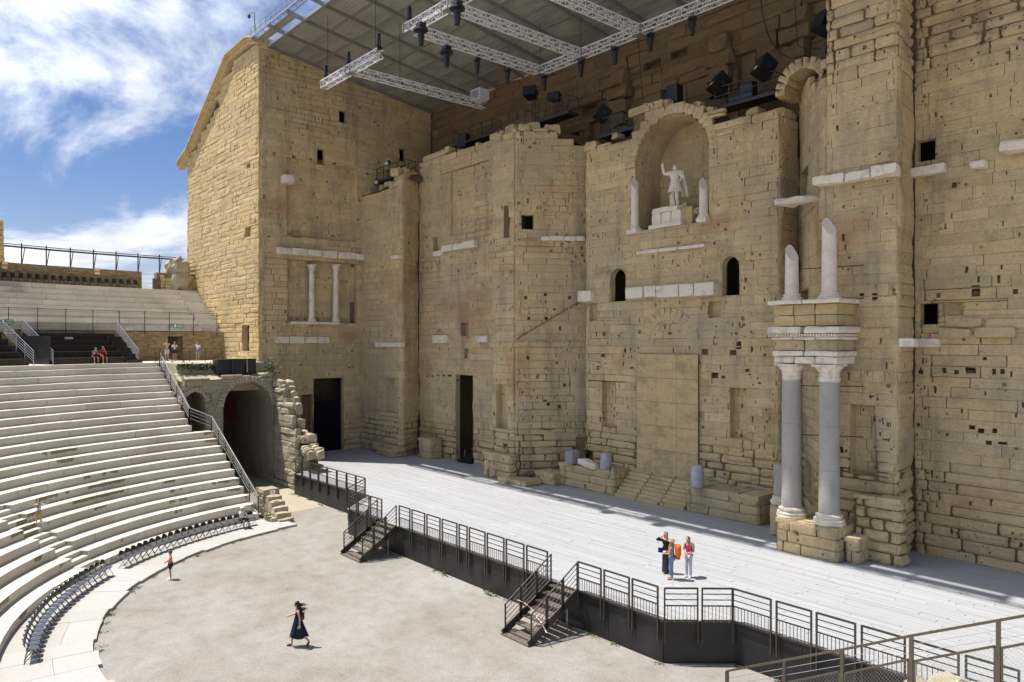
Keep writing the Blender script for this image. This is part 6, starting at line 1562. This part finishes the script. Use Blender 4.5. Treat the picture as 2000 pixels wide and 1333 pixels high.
# signs
def sign(name,label,c,nrm,w,h,colr,marks):
    c=Vector(c); nrm=Vector(nrm).normalized(); x=Vector((-nrm.y,nrm.x,0)); z=Vector((0,0,1)); t=thing(name,label,'sign',tuple(c)); MB().obox(c,x*(w/2),nrm*.012,z*(h/2)).build('plate',colr,t)
    for (x0,x1,z0,z1,m) in marks:
        MB().obox(c+nrm*.016+x*((x0+x1)/2*w/2)+z*((z0+z1)/2*h/2),x*(abs(x1-x0)*w/4),nrm*.004,z*(abs(z1-z0)*h/4)).build('mark',m,t)
GREEN=plain('sign_green',(.01,.22,.06),.5); WS=plain('sign_white',(.8,.8,.8),.5); ORS=plain('sign_orange',(.75,.30,.04),.5); DRK=plain('sign_ink',(.1,.1,.12),.5)
exitm=[(-.85,-.72,-.4,.6,WS),(-.95,-.62,-.7,-.4,WS),(-.5,-.15,-.75,.75,WS),(0,.9,.25,.6,WS),(0,.9,-.6,-.25,WS)]
for u,v,lab in((346,636,'green exit sign on the railing above the gallery doorway'),(11,628,'green exit sign on the railing at the left picture edge')):
    p=at_r(u,v,40.5); sign('exit_sign',lab,p,(CX-p.x,CY-p.y,0),1.05,.36,GREEN,exitm)
for u,v,lab,w_,h_,mk in((253,641,'small white notice on the upper railing',.5,.22,[(-.8,.8,.1,.6,plain('sign_pink',(.6,.3,.32))),(-.5,.7,-.6,-.2,plain('sign_pink2',(.6,.3,.32)))]),(18,647,'pale notice low on the upper railing at left',.7,.3,[(-.8,.8,-.2,.3,plain('sign_red',(.5,.1,.1)))])):
    p=at_r(u,v,40.5); sign('notice_sign',lab,p,(CX-p.x,CY-p.y,0),w_,h_,WS,mk)
for u,v,lab in((9,517,'orange and white sign on the top wall at left edge'),(190,529,'orange and white sign on the top wall above the seats')):
    p=at_r(u,v,48.55); sign('wall_sign',lab,p,(CX-p.x,CY-p.y,0),.42,.6,WS,[(-1,1,-.45,.25,ORS)])
p=at_r(135,663,RB0+3.4); p=polar(RB0+3.43,ang(p),p.z); sign('paper_sheet','white paper sheet with small marks on the dark bleacher',p,(CX-p.x,CY-p.y,0),.62,.42,WS,[(-.5,-.35,-.2,.3,DRK),(0,.1,0,.3,DRK),(.4,.6,-.2,.3,DRK)])
p=Vector((-45.28,19.2,1.7)); sign('name_plate','small white plate on the top block of the worn steps',p,(1,-.05,0),.32,.24,WS,[(-.2,.2,.0,.5,plain('sign_red2',(.5,.1,.1)))])
# ---- plants
def leaves(name,label,cat,pts,size,n,mat,spread,seed,kind=None):
    rng=random.Random(seed); mb=MB()
    for p in pts:
        for _ in range(n):
            c=Vector(p)+Vector((rng.gauss(0,spread[0]),rng.gauss(0,spread[1]),rng.gauss(0,spread[2]))); a=Vector((rng.uniform(-1,1),rng.uniform(-1,1),rng.uniform(-.6,1))).normalized(); b=a.cross(Vector((rng.uniform(-1,1),rng.uniform(-1,1),rng.uniform(-1,1)))).normalized(); s=size*rng.uniform(.6,1.3)
            mb.add([tuple(c-a*s),tuple(c+b*s*.45),tuple(c+a*s),tuple(c-b*s*.45)],[(0,1,2,3)])
    t=tag(mb.build(name,mat),label,cat,None,kind); return t
iv=[at_x(u,v,-58.0) for u,v in((357,716),(372,717),(388,718),(400,714),(412,720),(425,716))]
for i,p in enumerate(iv): 
    t=thing('ivy_plant','%s clump of green ivy on the gallery edge, counted from the left'%ORD[i],'plant',tuple(p),'ivy clumps on the gallery edge'); mb=leaves('x',None,None,[p],.12,60,M['leaf'],(.1,.3,.16),i); mb.name='foliage'; mb.data.transform(Matrix.Translation(-p)); mb.parent=t
p=at_x(524,722,-57.0); t=thing('shrub','small green bush growing at the arch top beside the tower','plant',tuple(p)); mb=leaves('x',None,None,[p+Vector((0,0,0)),p+Vector((0,.3,.4))],.12,70,M['leaf'],(.2,.25,.28),44); mb.name='foliage'; mb.data.transform(Matrix.Translation(-p)); mb.parent=t
rng=random.Random(9); wp=[]
for (xa0,ya0),(xb0,yb0) in zip(edge,edge[1:]):
    for i in range(int(abs(xb0-xa0)*1.3)):
        q=rng.random(); 
        if rng.random()<.55: wp.append((xa0+(xb0-xa0)*q,ya0+(yb0-ya0)*q-.1-abs(rng.gauss(0,.1)),.03))
tag(leaves('weeds',None,None,wp,.05,26,M['grassm'],(.14,.06,.03),10),'low weeds along the foot of the black stage front','weeds',None,'stuff')
wp=[polar(14.9+rng.uniform(-.08,.05),rng.uniform(186,262),.03) for _ in range(26)]
tag(leaves('kerb_grass',None,None,wp,.045,14,M['grassm'],(.08,.08,.02),11),'sparse grass tufts along the edge of the paved ring','grass',None,'stuff')
wp=[Vector((-44.3-.3*i,18.5,.35+.2*i)) for i in range(8)]
tag(leaves('step_weeds',None,None,wp,.07,24,M['grassm'],(.12,.1,.1),12),'weeds growing between the worn steps and the seating','weeds',None,'stuff')

bpy.data.scenes.remove(TMP)
